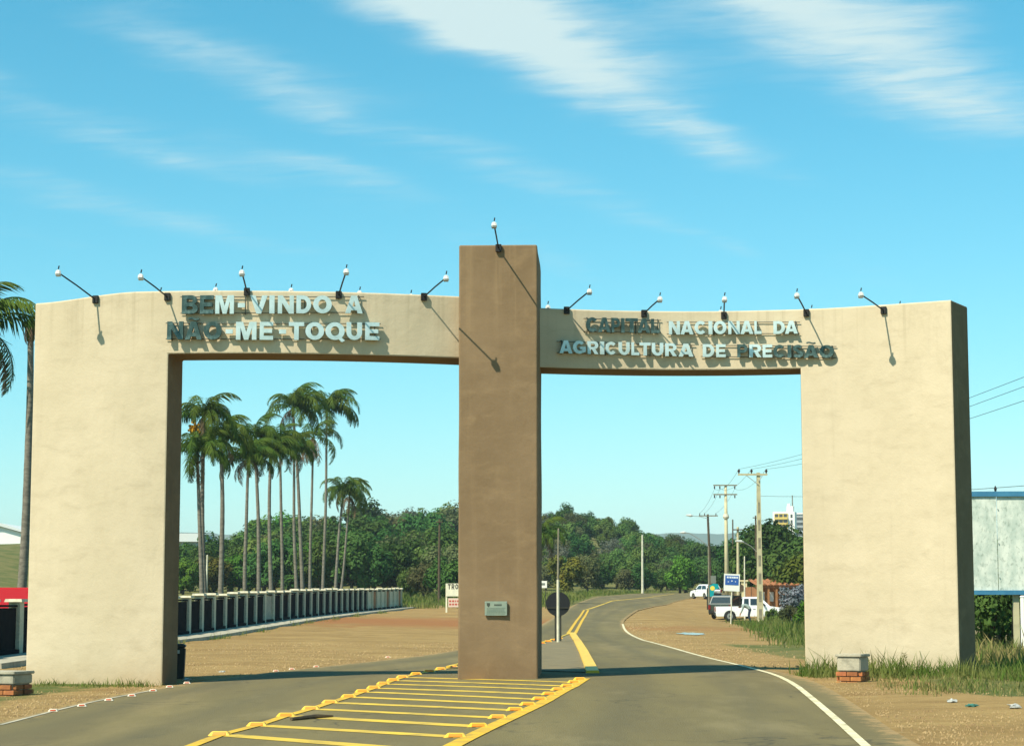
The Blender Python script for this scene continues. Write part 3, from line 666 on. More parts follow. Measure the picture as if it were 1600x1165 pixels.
lettering('slogan_lettering', 'raised metal letters CAPITAL NACIONAL DA AGRICULTURA DE PRECISÃO on the hollow wing',
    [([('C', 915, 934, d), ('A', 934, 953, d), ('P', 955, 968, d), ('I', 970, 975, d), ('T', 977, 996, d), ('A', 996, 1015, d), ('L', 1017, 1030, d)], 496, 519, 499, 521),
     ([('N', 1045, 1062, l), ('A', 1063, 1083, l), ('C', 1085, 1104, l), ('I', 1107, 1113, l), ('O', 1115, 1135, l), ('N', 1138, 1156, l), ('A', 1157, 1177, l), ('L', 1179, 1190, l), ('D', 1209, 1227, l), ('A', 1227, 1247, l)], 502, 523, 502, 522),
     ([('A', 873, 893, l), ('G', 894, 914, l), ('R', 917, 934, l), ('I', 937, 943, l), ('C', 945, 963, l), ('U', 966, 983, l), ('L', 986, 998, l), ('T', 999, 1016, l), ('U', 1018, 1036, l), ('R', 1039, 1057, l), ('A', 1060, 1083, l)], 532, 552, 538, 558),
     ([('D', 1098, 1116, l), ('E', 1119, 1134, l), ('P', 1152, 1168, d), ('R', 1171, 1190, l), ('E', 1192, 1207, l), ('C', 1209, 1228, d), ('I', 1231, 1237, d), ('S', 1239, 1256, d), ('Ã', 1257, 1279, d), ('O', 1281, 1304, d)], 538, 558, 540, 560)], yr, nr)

# ------------------------------------------------------------------ floodlights on arms
def floodlight(root, tip, n_, label, group):
    r = empty('floodlight', root, 0, label, 'floodlight', group); t_ = tip - root
    mb = MB(); ang = math.atan2(n_.y, n_.x) + math.pi / 2
    mb.box(n_ * .02, (.10, .05, .13), ang); mb.build('bracket', M['dark_metal'], r, bevel=.006)
    mb = MB(); mb.tube([n_ * .03, t_ * .5 + Vector((0, 0, .008)), t_ - n_ * .02], .013, 8); mb.build('arm', M['dark_metal'], r)
    hd = MB(); hd.add([t_ + Vector(q) for q in [(-0.0482, -0.0533, -0.0361), (0.0482, -0.0533, -0.0361), (0.0482, 0.0533, -0.0533), (-0.0482, 0.0533, -0.0533), (-0.0344, -0.0327, 0.0447), (0.0344, -0.0327, 0.0447), (0.0344, 0.0344, 0.0413), (-0.0344, 0.0344, 0.0413)]],
           [(3, 2, 1, 0), (4, 5, 6, 7), (0, 1, 5, 4), (1, 2, 6, 5), (2, 3, 7, 6), (3, 0, 4, 7)])
    h = hd.build('lamp_head', M['lamp_white'], r, bevel=.014)
    mb = MB(); mb.box(t_ + Vector((0, .0, -.050)), (.076, .083, .007), M=Matrix.Rotation(R(-9), 4, 'X')); mb.build('lens', M['lens'], h)
    mb = MB(); mb.tube([t_ + Vector((.0, 0, .06)), t_ + Vector((.012, 0, .115))], .011, 6); mb.build('cable_gland', M['dark_metal'], h)
    return r
for (u, v, tu, tv), nm, fw in zip([(150, 468, 91, 426), (262, 464, 220, 432), (386, 456, 378, 426), (529, 461, 541, 424), (662, 464, 697, 434)],
        ('farthest from the pillar', 'beside the letter B', 'over the welcome hyphen', 'over the last welcome letters', 'next to the brown pillar'), (.60, .65, .72, .80, .90)):
    p = on_wall(u, v, yl, .0); floodlight(p, P(tu, tv, p.y - fw), nl(p.x), 'floodlight on a bent arm atop the bulging wing, ' + nm, 'front floodlights on the arch')
for (u, v, tu, tv), nm, fw in zip([(885, 485, 921, 455), (1006, 490, 1031, 467), (1131, 493, 1132, 467), (1260, 489, 1245, 461), (1381, 485, 1345, 460)],
        ('next to the brown pillar', 'over the word CAPITAL', 'over the word NACIONAL', 'beside the word DA', 'above the broad pier'), (.80, .72, .68, .66, .66)):
    p = on_wall(u, v, yr, .0); floodlight(p, P(tu, tv, p.y - fw), nr(p.x), 'floodlight on a bent arm atop the hollow wing, ' + nm, 'front floodlights on the arch')
p = P(779, 388, 34.09); floodlight(p, P(772, 351, 33.15), Vector((-.06, -1, 0)).normalized(), 'floodlight on an arm at the top of the brown pillar', 'front floodlights on the arch')
for u, v, f_, n_f in ((247, 452, yl, nl), (333, 446, yl, nl), (451, 447, yl, nl), (558, 451, yl, nl), (638, 456, yl, nl), (852, 473, yr, nr), (1122, 481, yr, nr), (1264, 479, yr, nr), (1402, 473, yr, nr)):
    x = P(u, v, 35.3).x; y = f_(x) + TH; n_ = -n_f(x); b = Vector((x, y + .01, 6.25)); tip = P(u + 4, v + 7, y + .75)
    w_ = 'bulging' if f_ is yl else 'hollow'
    floodlight(b, tip, n_, 'rear floodlight just showing over the top edge of the %s wing' % w_, 'rear floodlights on the %s wing' % w_)

# ------------------------------------------------------------------ pillared boundary fence on the far side of the dirt verge
FX = [(-11.9, 41.5), (-11.6, 47), (-10.8, 66), (-9.85, 89), (-9.0, 107), (-8.2, 122), (-7.4, 136)]
fl = by_len(smooth_pl(FX, 2), 44)
fence = empty('boundary_fence', (fl[0][0], fl[0][1], zg(*fl[0])), 0, 'long boundary wall of pale capped pillars and panels coloured as shaded along the dirt verge', 'fence')
FO = Vector(fence.location)
post_m = MB(); post_m.box((0, 0, .62), (.27, .34, 1.24)); pm = post_m.build('pillar', M['pale_cap'], fence); 
cap_m = MB(); cap_m.box((0, 0, 1.275), (.42, .56, .07), taper=.9); cm = cap_m.build('cap', M['pale_cap'], pm)
groove = MB(); groove.box((.0, -.172, .62), (.05, .012, .95)); gmk = groove.build('groove', M['panel_shade'], pm)
for i, (x, y) in enumerate(fl):
    a, b = fl[max(i - 1, 0)], fl[min(i + 1, len(fl) - 1)]; ang = math.atan2(b[1] - a[1], b[0] - a[0]) - math.pi / 2
    gap = 18 <= i <= 18
    o = pm if i == 0 else pm.copy()
    if i:
        COL.objects.link(o); o.parent = fence
        for ch in (cm, gmk): c = ch.copy(); COL.objects.link(c); c.parent = o
    o.location = Vector((x, y, zg(x, y))) - FO; o.rotation_euler = (0, 0, ang)
    o.scale = (1, 1, rng.uniform(.98, 1.03))
    if i < len(fl) - 1:
        x1, y1 = fl[i + 1]; L_ = math.hypot(x1 - x, y1 - y); c = Vector(((x + x1) / 2, (y + y1) / 2, 0)); zz = min(zg(x, y), zg(x1, y1)); a2 = math.atan2(y1 - y, x1 - x)
        mb = MB(); mb.box((0, 0, .52), (L_ - .345, .10, 1.20)); pn = mb.build('gate_panel' if i == 19 else 'panel', M['concrete'] if i == 19 else (M['pale_cap'] if i % 3 else M['house_orange']) if i >= 35 else M['panel_shade'], fence); pn.location = Vector((c.x, c.y, zz)) - FO; pn.rotation_euler = (0, 0, a2)
        mb = MB(); mb.box((0, -.02, .02), (L_ - .345, .26, .30)); q = mb.build('plinth', M['panel_shade'], fence); q.location = Vector((c.x, c.y, zz)) - FO; q.rotation_euler = (0, 0, a2)
        mb = MB(); mb.box((0, 0, 1.17), (L_ - .345, .16, .05)); q = mb.build('coping', M['panel_shade'], fence); q.location = Vector((c.x, c.y, zz)) - FO; q.rotation_euler = (0, 0, a2)
# footpath in front of it
fa = by_len(smooth_pl([(x + .28, y) for x, y in FX], 2), 60); fb = by_len(smooth_pl([(x + s, y) for (x, y), s in zip(FX, (1.6, 1.6, 1.5, 1.4, 1.3, 1.2, 1.1))], 2), 60)
side = strip('footpath', fa, fb, M['concrete'], .07, nx=2); tag(side, kind='structure'); kerb('kerb', fb, .12, .085, M['concrete'], side)

# ------------------------------------------------------------------ palms
def frond_mesh(seed, L_, droop, dead=False, leaf=.78):
    """one feather frond along +x, drooping in z"""
    r = random.Random(seed); mb = MB(); pts = []; n_ = 16; p = Vector((0, 0, 0)); e = R(52 if not dead else 5)
    for i in range(n_ + 1):
        pts.append(p.copy()); q = i / n_; a = e - droop * (q ** 1.25) * (1.0 if not dead else 1.1)
        p = p + Vector((math.cos(a), r.uniform(-.02, .02), math.sin(a))) * (L_ / n_)
    mb.tube(pts, [.035 * (1 - .8 * i / n_) + .006 for i in range(n_ + 1)], 4)
    for i in range(7, 62):
        q = i / 62; k = q * n_; j = min(int(k), n_ - 1); b = pts[j].lerp(pts[j + 1], k - j); t_ = (pts[j + 1] - pts[j]).normalized()
        ll_ = leaf * math.sin(math.pi * min(q * .9 + .10, 1)) ** .7 * r.uniform(.8, 1.15)
        for s in (-1, 1):
            if dead and r.random() < .35: continue
            d_ = (Vector((0, s, 0)) * .75 + t_ * r.uniform(.45, .85) + Vector((0, 0, -r.uniform(.15, 1.25) * (1.3 if dead else 1)))).normalized()
            wv = t_ * .030; tip = b + d_ * ll_ + Vector((0, 0, -.18 * ll_)); mid = b + d_ * ll_ * .5
            mb.add([b - wv * .5, b + wv * .5, mid + wv, tip, mid - wv], [(0, 1, 2, 4), (4, 2, 3)])
    return mb
FR = [frond_mesh(i, 2.9 + .3 * (i % 3), R(140 + 15 * (i % 4))).build('frond', M['palm_green'], normals=False) for i in range(6)]
FD = [frond_mesh(50 + i, 2.3 + .2 * i, R(95), True, .5).build('dead_frond', M['palm_dead'], normals=False) for i in range(3)]
def palm(base, top, rt, nf, nd, seed, label, sc=1.0, lean=0., fruit=False, wind=.35, spear=True):
    r = random.Random(seed); root = empty('palm_tree', base, 0, label, 'palm tree', 'palms behind the boundary fence'); tv = top - base
    pts, rad = [], []
    for i in range(25):
        q = i / 24; pts.append(tv * q + Vector((math.sin(q * 3.1) * lean + .012 * math.sin(q * 9 + seed), .02 * math.cos(q * 7), 0))); rad.append(rt * (1.25 - .5 * q + (.25 * math.exp(-q * 14))) * (1 + .05 * (i % 2)))
    mb = MB(); mb.tube(pts, rad, 10); mb.build('trunk', M['palm_trunk'], root, smooth=True)
    mb = MB(); mb.tube([pts[-1] - Vector((0, 0, .25)), pts[-1] + Vector((0, 0, .15)), pts[-1] + Vector((0, 0, .6))], [rt * 1.0, rt * 1.2, rt * .4], 8); mb.build('crownshaft', M['palm_green'], root, smooth=True)
    c = pts[-1] + Vector((0, 0, .35))
    def put(src, az, tilt, s):
        o = src.copy(); COL.objects.link(o); o.parent = root; o.location = c
        m = Matrix.Rotation(az, 3, 'Z') @ Matrix.Rotation(-tilt, 3, 'Y'); 
        o.rotation_euler = m.to_euler(); o.scale = (s, s, s)
        return o
    for i in range(nf):
        az = i * 2.399 + r.uniform(-.3, .3); az -= wind * math.sin(az)        # a light wind combs the fronds to one side
        tilt = R(36 - 78 * (i / nf) + r.uniform(-12, 12)); put(FR[r.randrange(6)], az, tilt, sc * r.uniform(.85, 1.12))
    for i in range(nd): put(FD[r.randrange(3)], r.uniform(0, 6.28), R(-r.uniform(20, 50)), sc * r.uniform(.8, 1.1))
    if fruit:
        mb = MB()
        for i in range(60):
            q = Vector((r.gauss(0, .12), r.gauss(0, .12), r.gauss(-.45, .22))); mb.box(q + Vector((-.45, -.3, -.2)), (.10, .10, .10), r.random() * 3)
        o = mb.build('fruit_cluster', M['fruit'], root, normals=False); o.location = c
    return root
def cx(a): return 270 + a * .3176
def cy(b): return 590 + b * .3176
# base px (crop units), crown px, fronds, dead, scale
PL = [((145, 1062), (118, 400), 17, 5, 1.05, False, 'palm with low drooping crown, first of the row beside the arch pier'),
      ((160, 1064), (150, 225), 17, 3, 1.05, True, 'tall palm carrying an orange fruit cluster, rising over its low neighbour'),
      ((232, 1072), (236, 330), 17, 6, 1.10, False, 'palm with brown skirt of dead fronds, beside the fruiting palm'),
      ((355, 1058), (372, 430), 15, 5, 1.05, False, 'palm with drooping crown between the skirted palm and the crowded middle palms'),
      ((425, 1062), (405, 320), 16, 2, 1.05, False, 'palm whose rounded crown stands above the crowded middle palms'),
      ((490, 1052), (480, 400), 17, 2, 1.05, False, 'palm with dark dense crown crowded among its neighbours'),
      ((540, 1047), (525, 345), 17, 1, 1.10, False, 'palm with bright green crown crowded among its neighbours'),
      ((612, 1042), (596, 380), 16, 3, 1.10, False, 'palm with olive crown before the two tallest palms'),
      ((640, 1042), (592, 175), 17, 1, 1.40, False, 'second tallest palm, leaning crown touching that of the tallest'),
      ((675, 1042), (692, 320), 5, 9, 1.25, False, 'nearly dead palm with bare hanging brown fronds'),
      ((737, 1047), (757, 180), 15, 0, 1.55, False, 'tallest palm with fronds swept to one side by wind'),
      ((800, 1042), (838, 580), 14, 2, 1.15, False, 'short palm with full crown near the end of the row'),
      ((825, 1037), (868, 600), 12, 5, 1.15, False, 'slender slanting palm with tan dead fronds ending the row')]
for i, (bp_, tp_, nf, nd, sc_, fr, lab) in enumerate(PL):
    ub, ut = cx(bp_[0]), cx(tp_[0]); Yb = 15.5 * 3200 / (800 - ub) if ub < 560 else 205; Yb = min(Yb, 200); top = P(ut, cy(tp_[1]), Yb); base = P(ub, cy(bp_[1]), Yb); base.z = zg(base.x, base.y) - .1
    palm(base, top, .098 + .010 * (i % 3), nf + (i * 5) % 4, nd, 100 + i, lab, sc_ * (.74 if Yb < 150 else .82), (.05 + .03 * (i % 3)) * (-1) ** i, fr, .55 if i in (8, 10) else .3)
tp = P(47, 522, 72); bs_ = P(30, 935, 72); bs_.z = zg(bs_.x, bs_.y) - .1
o = palm(bs_, tp, .135, 3, 4, 301, 'bare topped palm trunk standing tight beside the bulging wing pier', .35, .12)
bs_ = Vector((-19.6, 72, zg(-19.6, 72))); palm(bs_, P(-40, 530, 72), .19, 12, 6, 303, 'palm with grey green fronds hanging in past the bare topped trunk', 1.12)
b2 = P(878, 925, 150); b2.z = zg(b2.x, b2.y); palm(Vector((b2.x - 2.2, 150, b2.z)), P(846, 845, 150), .16, 12, 5, 305, 'small shaggy palm by the roadside, half hidden by the brown pillar', .85)
for o in FR + FD: bpy.data.objects.remove(o)

# ------------------------------------------------------------------ broadleaf trees
def crown_mesh(seed, rx, rz, nclump, nleaf, leaf, sparse=0.):
    r = random.Random(seed); mb = MB(); cl_ = []
    for i in range(nclump):
        while True:
            q = Vector((r.uniform(-1, 1), r.uniform(-1, 1), r.uniform(-.85, 1)))
            if .25 < q.length < 1: break
        cl_.append((Vector((q.x * rx * .78, q.y * rx * .78, q.z * rz * .80)), r.uniform(.22, .42) * rx))
    for i in range(nleaf):
        c, rad = cl_[r.randrange(nclump)]; d_ = Vector((r.gauss(0, 1), r.gauss(0, 1), r.gauss(0, 1))).normalized()
        p = c + d_ * rad * (r.random() ** .35) * Vector((1, 1, .75)).length / 1.6
        s = leaf * r.uniform(.55, 1.25); n_ = (d_ + Vector((r.uniform(-.6, .6), r.uniform(-.6, .6), r.uniform(-.1, .9)))).normalized(); a = n_.orthogonal().normalized(); b = n_.cross(a); an = r.uniform(0, 3.14); a, b = a * math.cos(an) + b * math.sin(an), b * math.cos(an) - a * math.sin(an)
        mb.add([p - a * s, p - b * s * .55 - n_ * s * .15, p + a * s, p + b * s * .55 + n_ * s * .1], [(0, 1, 2, 3)])
    return mb, cl_
def trunk_mesh(seed, h, r0, cl_, zc, nb=7):
    r = random.Random(seed); mb = MB(); top = Vector((r.uniform(-.3, .3), r.uniform(-.3, .3), h)); mid = top * .5 + Vector((r.uniform(-.2, .2), 0, 0))
    mb.tube([Vector((0, 0, -.3)), mid, top], [r0 * 1.2, r0 * .85, r0 * .6], 7)
    for c, rad in cl_[:nb]: e = c + Vector((0, 0, zc)); mb.tube([top * r.uniform(.6, 1), top.lerp(e, .5) + Vector((0, 0, -.2)), e], [r0 * .5, r0 * .32, r0 * .12], 5)
    return mb
PROTO = {}
def tree_proto(key, seed, rx, rz, th, nclump, nleaf, leaf, lm, tm='bark'):
    cm_, cl_ = crown_mesh(seed, rx, rz, nclump, nleaf, leaf); zc = th + rz * .62
    tmb = trunk_mesh(seed, th, .05 * rx + .06, cl_, zc, 9)
    c = cm_.build('crown', M[lm], normals=False); tk = tmb.build('trunk', M[tm]); c.location = (0, 0, zc)
    PROTO[key] = (c, tk, zc + rz)
def tree(key, x, y, sc=1., label='', group=None, rz=None, name='broadleaf_tree', cat='tree', mat_=None, sz=None, z=None):
    c0, t0, h = PROTO[key]; r = empty(name, (x, y, zg(x, y) if z is None else z), rng.uniform(0, 6.28) if rz is None else rz, label, cat, group); r.scale = (sc, sc, sz or sc)
    for o in (t0, c0):
        q = o.copy(); COL.objects.link(q); q.parent = r
    return r
for i in range(3): tree_proto('dark%d' % i, 10 + i, 3.1, 3.2, 1.6, 30, 5200, .24, 'leaf_dark')
for i in range(3): tree_proto('mid%d' % i, 20 + i, 3.0, 2.9, 1.5, 30, 5200, .24, 'leaf_mid')
for i in range(2): tree_proto('olive%d' % i, 30 + i, 3.2, 2.6, 1.5, 30, 4200, .21, 'leaf_olive')
tree_proto('bright0', 40, 2.8, 2.7, 1.2, 30, 5200, .22, 'leaf_bright'); tree_proto('grey0', 45, 3.1, 2.9, 1.8, 30, 2200, .17, 'leaf_grey', 'pale_bark')
tree_proto('black0', 50, 3.2, 2.5, 2.2, 30, 5600, .22, 'leaf_black'); tree_proto('yellow0', 55, 2.8, 2.6, 1.2, 30, 5600, .20, 'leaf_yellow')
tree_proto('shrub0', 60, 1.0, .85, .25, 22, 3000, .085, 'leaf_mid'); tree_proto('shrub1', 61, 1.0, .8, .25, 22, 3000, .085, 'leaf_olive'); tree_proto('shrub2', 62, 1.0, .9, .3, 22, 3000, .085, 'leaf_bright'); tree_proto('shrub3', 63, 1.1, .95, .5, 20, 2200, .075, 'leaf_dark')
KL = {'dark': 'dark green tree', 'mid': 'mid green tree', 'olive': 'olive brown tree', 'bright': 'bright green tree', 'grey': 'thin grey leafed tree', 'yellow': 'yellow green tree'}
def wood(key, x, y, sc, where):
    k = key.rstrip('0123456789'); return tree(key, x, y, sc, KL[k] + where, k + ' trees' + where)
def visible_x(y, u0, u1): return (u0 - 800) / 3200 * y, (u1 - 800) / 3200 * y
# wood seen through the opening beside the palms
for y, n_, h_ in ((208, 17, .85), (222, 16, 1.0), (240, 16, 1.05), (262, 15, 1.1), (290, 14, 1.15), (325, 12, 1.2), (365, 9, 1.25)):
    x0, x1 = visible_x(y, 292 if y > 230 else 275, 735)
    for i in range(n_):
        x = x0 + (x1 - x0) * (i + rng.uniform(.15, .85)) / n_; u = 800 + x / y * 3200
        if u < 400 and y > 250: continue
        key = rng.choice(['dark0', 'dark1', 'dark2', 'mid0', 'mid1', 'mid2', 'olive0', 'olive1', 'bright0', 'yellow0'])
        s = h_ * rng.uniform(.78, 1.12) * (.92 if u < 400 else 1.04)
        wood(key, x, y + rng.uniform(-5, 5), s, ' low in the wood behind the palm row' if y < 250 else ' high in the wood behind the palm row')
# wood on the hill beyond the road
for y, n_, h_ in ((252, 14, .60), (268, 15, .70), (288, 16, .74), (310, 17, .76), (335, 17, .78), (362, 16, .80), (392, 15, .82), (415, 13, .82)):
    x0, x1 = visible_x(y, 815, 1215)
    for i in range(n_):
        x = x0 + (x1 - x0) * (i + rng.uniform(.1, .9)) / n_; u = 800 + x / y * 3200
        if y < 262 and 900 < u < 930: continue
        key = rng.choice(['dark0', 'mid0', 'mid1', 'mid2', 'olive0', 'olive1', 'olive0', 'grey0', 'yellow0', 'mid1', 'dark2']) if u < 1060 else rng.choice(['dark0', 'dark1', 'dark2', 'mid0'])
        s = h_ * rng.uniform(.8, 1.1); wood(key, x, y + rng.uniform(-6, 6), s, ' at the foot of the hill beyond the road bend' if y < 300 else ' on top of the hill beyond the road bend')
# the same wood goes on behind the pillar and past both piers
for y, us in ((235, (742, 770, 800, 210, 255)), (262, (735, 765, 795, 150, 200, 240, 1240)), (290, (730, 755, 785, 812, 1255)), (320, (745, 775, 805, 1235, 1275)), (352, (740, 770, 800, 1250)), (388, (750, 780, 810))):
    for u in us: x = (u + rng.uniform(-6, 6) - 800) / 3200 * y; wood(rng.choice(['dark0', 'dark1', 'mid0', 'mid1', 'mid2', 'olive0']), x, y + rng.uniform(-4, 4), rng.uniform(.75, .95), ' in the wood hidden behind the gateway pillar and piers')
def at(u, v, Y): p = P(u, v, Y); return p.x
tree('black0', at(598, 0, 262), 262, 1.18, 'round almost black tree standing above the wood', name='round_tree')
tree('grey0', at(634, 0, 300), 300, 1.35, 'bare grey tree on the skyline beside the round black tree', name='bare_tree')
tree('bright0', at(1052, 0, 238), 236, .78, 'bright green bushy tree at the bend of the road')
tree('yellow0', at(885, 0, 200), 205, .80, 'yellow green bushy tree behind the round sign'); tree('olive1', at(918, 0, 215), 220, .75, 'low olive tree beside the yellow green bushy tree')
tree('mid1', at(700, 0, 160), 165, .62, 'loose green bush behind the white roadside board', cat='bush', name='bush')
tree('olive0', at(663, 0, 165), 170, .55, 'olive bush beside the slim wooden pole', cat='bush', name='bush')
tree('mid0', at(640, 0, 172), 178, .45, 'low green bush at the end of the boundary fence', cat='bush', name='bush')
# trees by the house behind the concrete poles
for u, y, s, k, lab in ((1218, 176, .80, 'yellow0', 'yellow green tree behind the orange house'), (1244, 150, .95, 'yellow0', 'yellow green tree touching the hollow wing pier'), (1196, 190, 1.15, 'dark1', 'dark tree behind the tall concrete pole'), (1172, 175, .95, 'mid1', 'green tree beside the short concrete pole'),
                        (1160, 215, 1.1, 'dark0', 'dark tree far behind the blue and white sign'), (1232, 200, .95, 'dark2', 'dark tree below the white and yellow tower block'), (1254, 185, 1.0, 'mid2', 'green tree between the tower block and the pier')):
    tree(k, at(u, 0, y), y, s, lab)
# ------------------------------------------------------------------ hills on the horizon
mb = MB(); N = 420; ridge = []
for i in range(N + 1):
    x = -4200 + 8400 * i / N; h = 128 + 30 * noise.noise((x * .0022, 2.2, 0)) + 12 * noise.noise((x * .008, 1, 0)) + 5 * noise.noise((x * .03, 4, 0)); y = 4000 + 200 * noise.noise((x * .0007, 9, 0))
    mb.v += [(x, y - 900, -2), (x, y - 350, h * .55), (x, y, h), (x, y + 600, -2)]
for i in range(N):
    for k in range(3): mb.f.append((i * 4 + k, i * 4 + 4 + k, i * 4 + 5 + k, i * 4 + 1 + k)); mb.mi.append(0)
tag(mb.build('hills', M['hills'], smooth=True), kind='structure')
for c_, t_, h_ in PROTO.values(): pass

# ------------------------------------------------------------------ poles, lamps, wires
def gpos(u, Y): x = (u - 800) / F * (Y * CP + (zg((u - 800) / F * Y, Y) - EYE) * SP); return Vector((x, Y, zg(x, Y)))
def zat(v, Y): return P(800, v, Y).z
WT = {}
def pole_root(name, u, Y, label, cat='utility pole', group=None): return empty(name, gpos(u, Y), 0, label, cat, group)
# tall double-T concrete pole
Y = 122; r = pole_root('utility_pole', 1188, Y, 'tall pale concrete pole with one crossarm beside the white pickup'); h = zat(738, Y) - r.location.z
mb = MB(); mb.add([(-.19, -.12, -.5), (.19, -.12, -.5), (.19, .12, -.5), (-.19, .12, -.5), (-.10, -.08, h), (.10, -.08, h), (.10, .08, h), (-.10, .08, h)], [(4, 5, 6, 7), (0, 1, 5, 4), (1, 2, 6, 5), (2, 3, 7, 6), (3, 0, 4, 7)]); mb.build('shaft', M['concrete_pole'], r)
for i in range(7):
    z = .6 + i * 1.05; mb = MB(); w_ = .19 - .09 * z / h; mb.box((0, -.121 + .04 * z / h, z), (w_ * .9, .02, .62)); mb.build('recess', M['grey_pole'], r)
mb = MB(); mb.box((-.35, -.10, h - .12), (1.75, .09, .11)); ca_ = mb.build('crossarm', M['concrete_pole'], r)
mb = MB(); mb.tube([(-.75, -.12, h - .15), (0, -.12, h - .75)], .02, 6); mb.tube([(.25, -.12, h - .15), (0, -.12, h - .55)], .02, 6); mb.build('brace', M['galv'], r)
for x in (-1.17, -.42, .46):
    mb = MB(); mb.tube([(x, -.10, h - .07), (x, -.10, h + .04), (x, -.10, h + .09), (x, -.10, h + .20)], [.02, .06, .085, .04], 8); mb.build('insulator', M['insulator'], r); WT.setdefault('A', []).append(Vector(r.location) + Vector((x, -.1, h + .2)))
mb = MB(); mb.tube([(-.08, 0, 4.2), (-.5, -.15, 4.6), (-1.0, -.3, 4.85)], .025, 6); mb.build('lamp_arm', M['galv'], r)
mb = MB(); mb.tube([(-.95, -.28, 4.84), (-1.1, -.33, 4.88), (-1.45, -.45, 4.90)], [.04, .09, .05], 8); mb.build('lamp_head', M['lamp_white'], r)
# second concrete pole with two crossarms
Y = 172; r = pole_root('utility_pole', 1136, Y, 'round concrete pole with two crossarms and a pale collar'); h = zat(757, Y) - r.location.z
mb = MB(); mb.tube([(0, 0, -.5), (0, 0, h)], [.21, .11], 12); mb.build('shaft', M['concrete_pole'], r, smooth=True)
for z in (h - .05, h - .82):
    mb = MB(); mb.box((-.05, -.12, z), (2.0, .09, .10)); mb.build('crossarm', M['grey_pole'], r)
    for x in (-.95, -.5, .75): mb = MB(); mb.tube([(x, -.12, z - .05), (x, -.12, z - .12), (x, -.12, z - .30)], [.02, .06, .05], 8); mb.build('insulator', M['insulator'], r); WT.setdefault('B', []).append(Vector(r.location) + Vector((x, -.12, z - .3)))
mb = MB(); mb.tube([(0, 0, h - 2.85), (0, 0, h - 2.7), (0, 0, h - 2.45)], [.20, .27, .20], 12); mb.build('collar', M['white_pole'], r)
# leaning wooden pole with lamps
Y = 190; r = pole_root('utility_pole', 1112, Y, 'leaning dark wooden pole carrying a street lamp and crossarm'); h = zat(803, Y) - r.location.z; ln = -.28
mb = MB(); mb.tube([(0, 0, -.4), (ln, 0, h)], [.15, .10], 9); mb.build('shaft', M['wood_pole'], r)
mb = MB(); mb.box((ln + .05, -.12, h - .15), (1.75, .08, .10)); mb.build('crossarm', M['grey_pole'], r)
for x in (-.75, -.3, .75): mb = MB(); mb.tube([(ln + x, -.12, h - .1), (ln + x, -.12, h + .1)], [.05, .03], 6); mb.build('insulator', M['insulator'], r); WT.setdefault('C', []).append(Vector(r.location) + Vector((ln + x, -.12, h + .1)))
mb = MB(); mb.tube([(ln, -.12, h - .4), (ln - .9, -.2, h - .2), (ln - 1.5, -.3, h - .15)], .025, 6); mb.build('lamp_arm', M['galv'], r)
mb = MB(); mb.tube([(ln - 1.4, -.3, h - .15), (ln - 1.6, -.33, h - .13), (ln - 2.05, -.4, h - .10)], [.05, .13, .06], 8); mb.build('lamp_head', M['lamp_white'], r)
Y = 160; r = pole_root('street_lamp', 1108, Y, 'low street lamp on a slim post beside the leaning wooden pole', 'street lamp'); h = zat(853, Y) - r.location.z
mb = MB(); mb.tube([(0, 0, -.3), (0, 0, h)], [.07, .05], 8); mb.build('post', M['grey_pole'], r)
mb = MB(); mb.tube([(0, 0, h), (-.7, -.1, h + .55), (-1.5, -.2, h + 1.02), (-1.8, -.22, h + 1.06)], .03, 6); mb.build('lamp_arm', M['galv'], r)
mb = MB(); mb.tube([(-1.75, -.22, h + 1.06), (-1.9, -.24, h + 1.07), (-2.2, -.3, h + 1.05)], [.05, .10, .05], 8); mb.build('lamp_head', M['lamp_white'], r)
# plainer poles
def plain_pole(u, vt, Y, r0, m, label, top=None, base_white=None, name='utility_pole'):
    r = pole_root(name, u, Y, label, 'pole'); h = zat(vt, Y) - r.location.z
    mb = MB(); mb.tube([(0, 0, -.4), (0, 0, h * .5), (.02, 0, h)], [r0, r0 * .85, r0 * .65], 9); mb.build('shaft', M[m], r)
    if base_white: mb = MB(); mb.tube([(0, 0, -.1), (0, 0, h * base_white)], [r0 * 1.06, r0 * .98], 9); mb.build('painted_base', M['white_pole'], r)
    if top: mb = MB(); mb.box((0, -r0, h - .15), (top, .08, .08)); mb.build('crossarm', M['wood_pole'], r)
    mb = MB(); mb.tube([(.02, 0, h), (.02, 0, h + .06)], [r0 * .72, r0 * .5], 9); mb.build('cap', M[m], r)
    return r
plain_pole(1154, 824, 150, .13, 'concrete_pole', 'short concrete pole beside the blue and white sign', .8)
plain_pole(1146, 812, 205, .10, 'wood_pole', 'thin dark wooden pole behind the short concrete pole')
plain_pole(1004, 836, 232, .14, 'white_pole', 'slim pale pole at the far bend of the road', None, .25)
plain_pole(686, 812, 155, .12, 'wood_pole', 'slim wooden pole beside the white roadside board', .5)
plain_pole(872, 828, 62.5, .042, 'grey_pole', 'slim pole standing right before the round sign', None, .56, 'slim_pole')
plain_pole(1182, 806, 185, .10, 'wood_pole', 'thin dark pole just behind the tall concrete pole', .5); plain_pole(1164, 870, 140, .06, 'white_pole', 'thin white post beside the cream gate column', None, None, 'white_post')
plain_pole(322, 868, 118, .07, 'white_pole', 'thin pale post among the palm trunks', None, None, 'white_post')
def wire(a, b, sag, label, grp='overhead wires'):
    mb = MB(); mb.tube([Vector(a).lerp(Vector(b), i / 16) - Vector((0, 0, sag * 4 * (i / 16) * (1 - i / 16))) for i in range(17)], .009, 4); tag(mb.build('overhead_wire', M['dark_metal']), label, 'wire', grp)
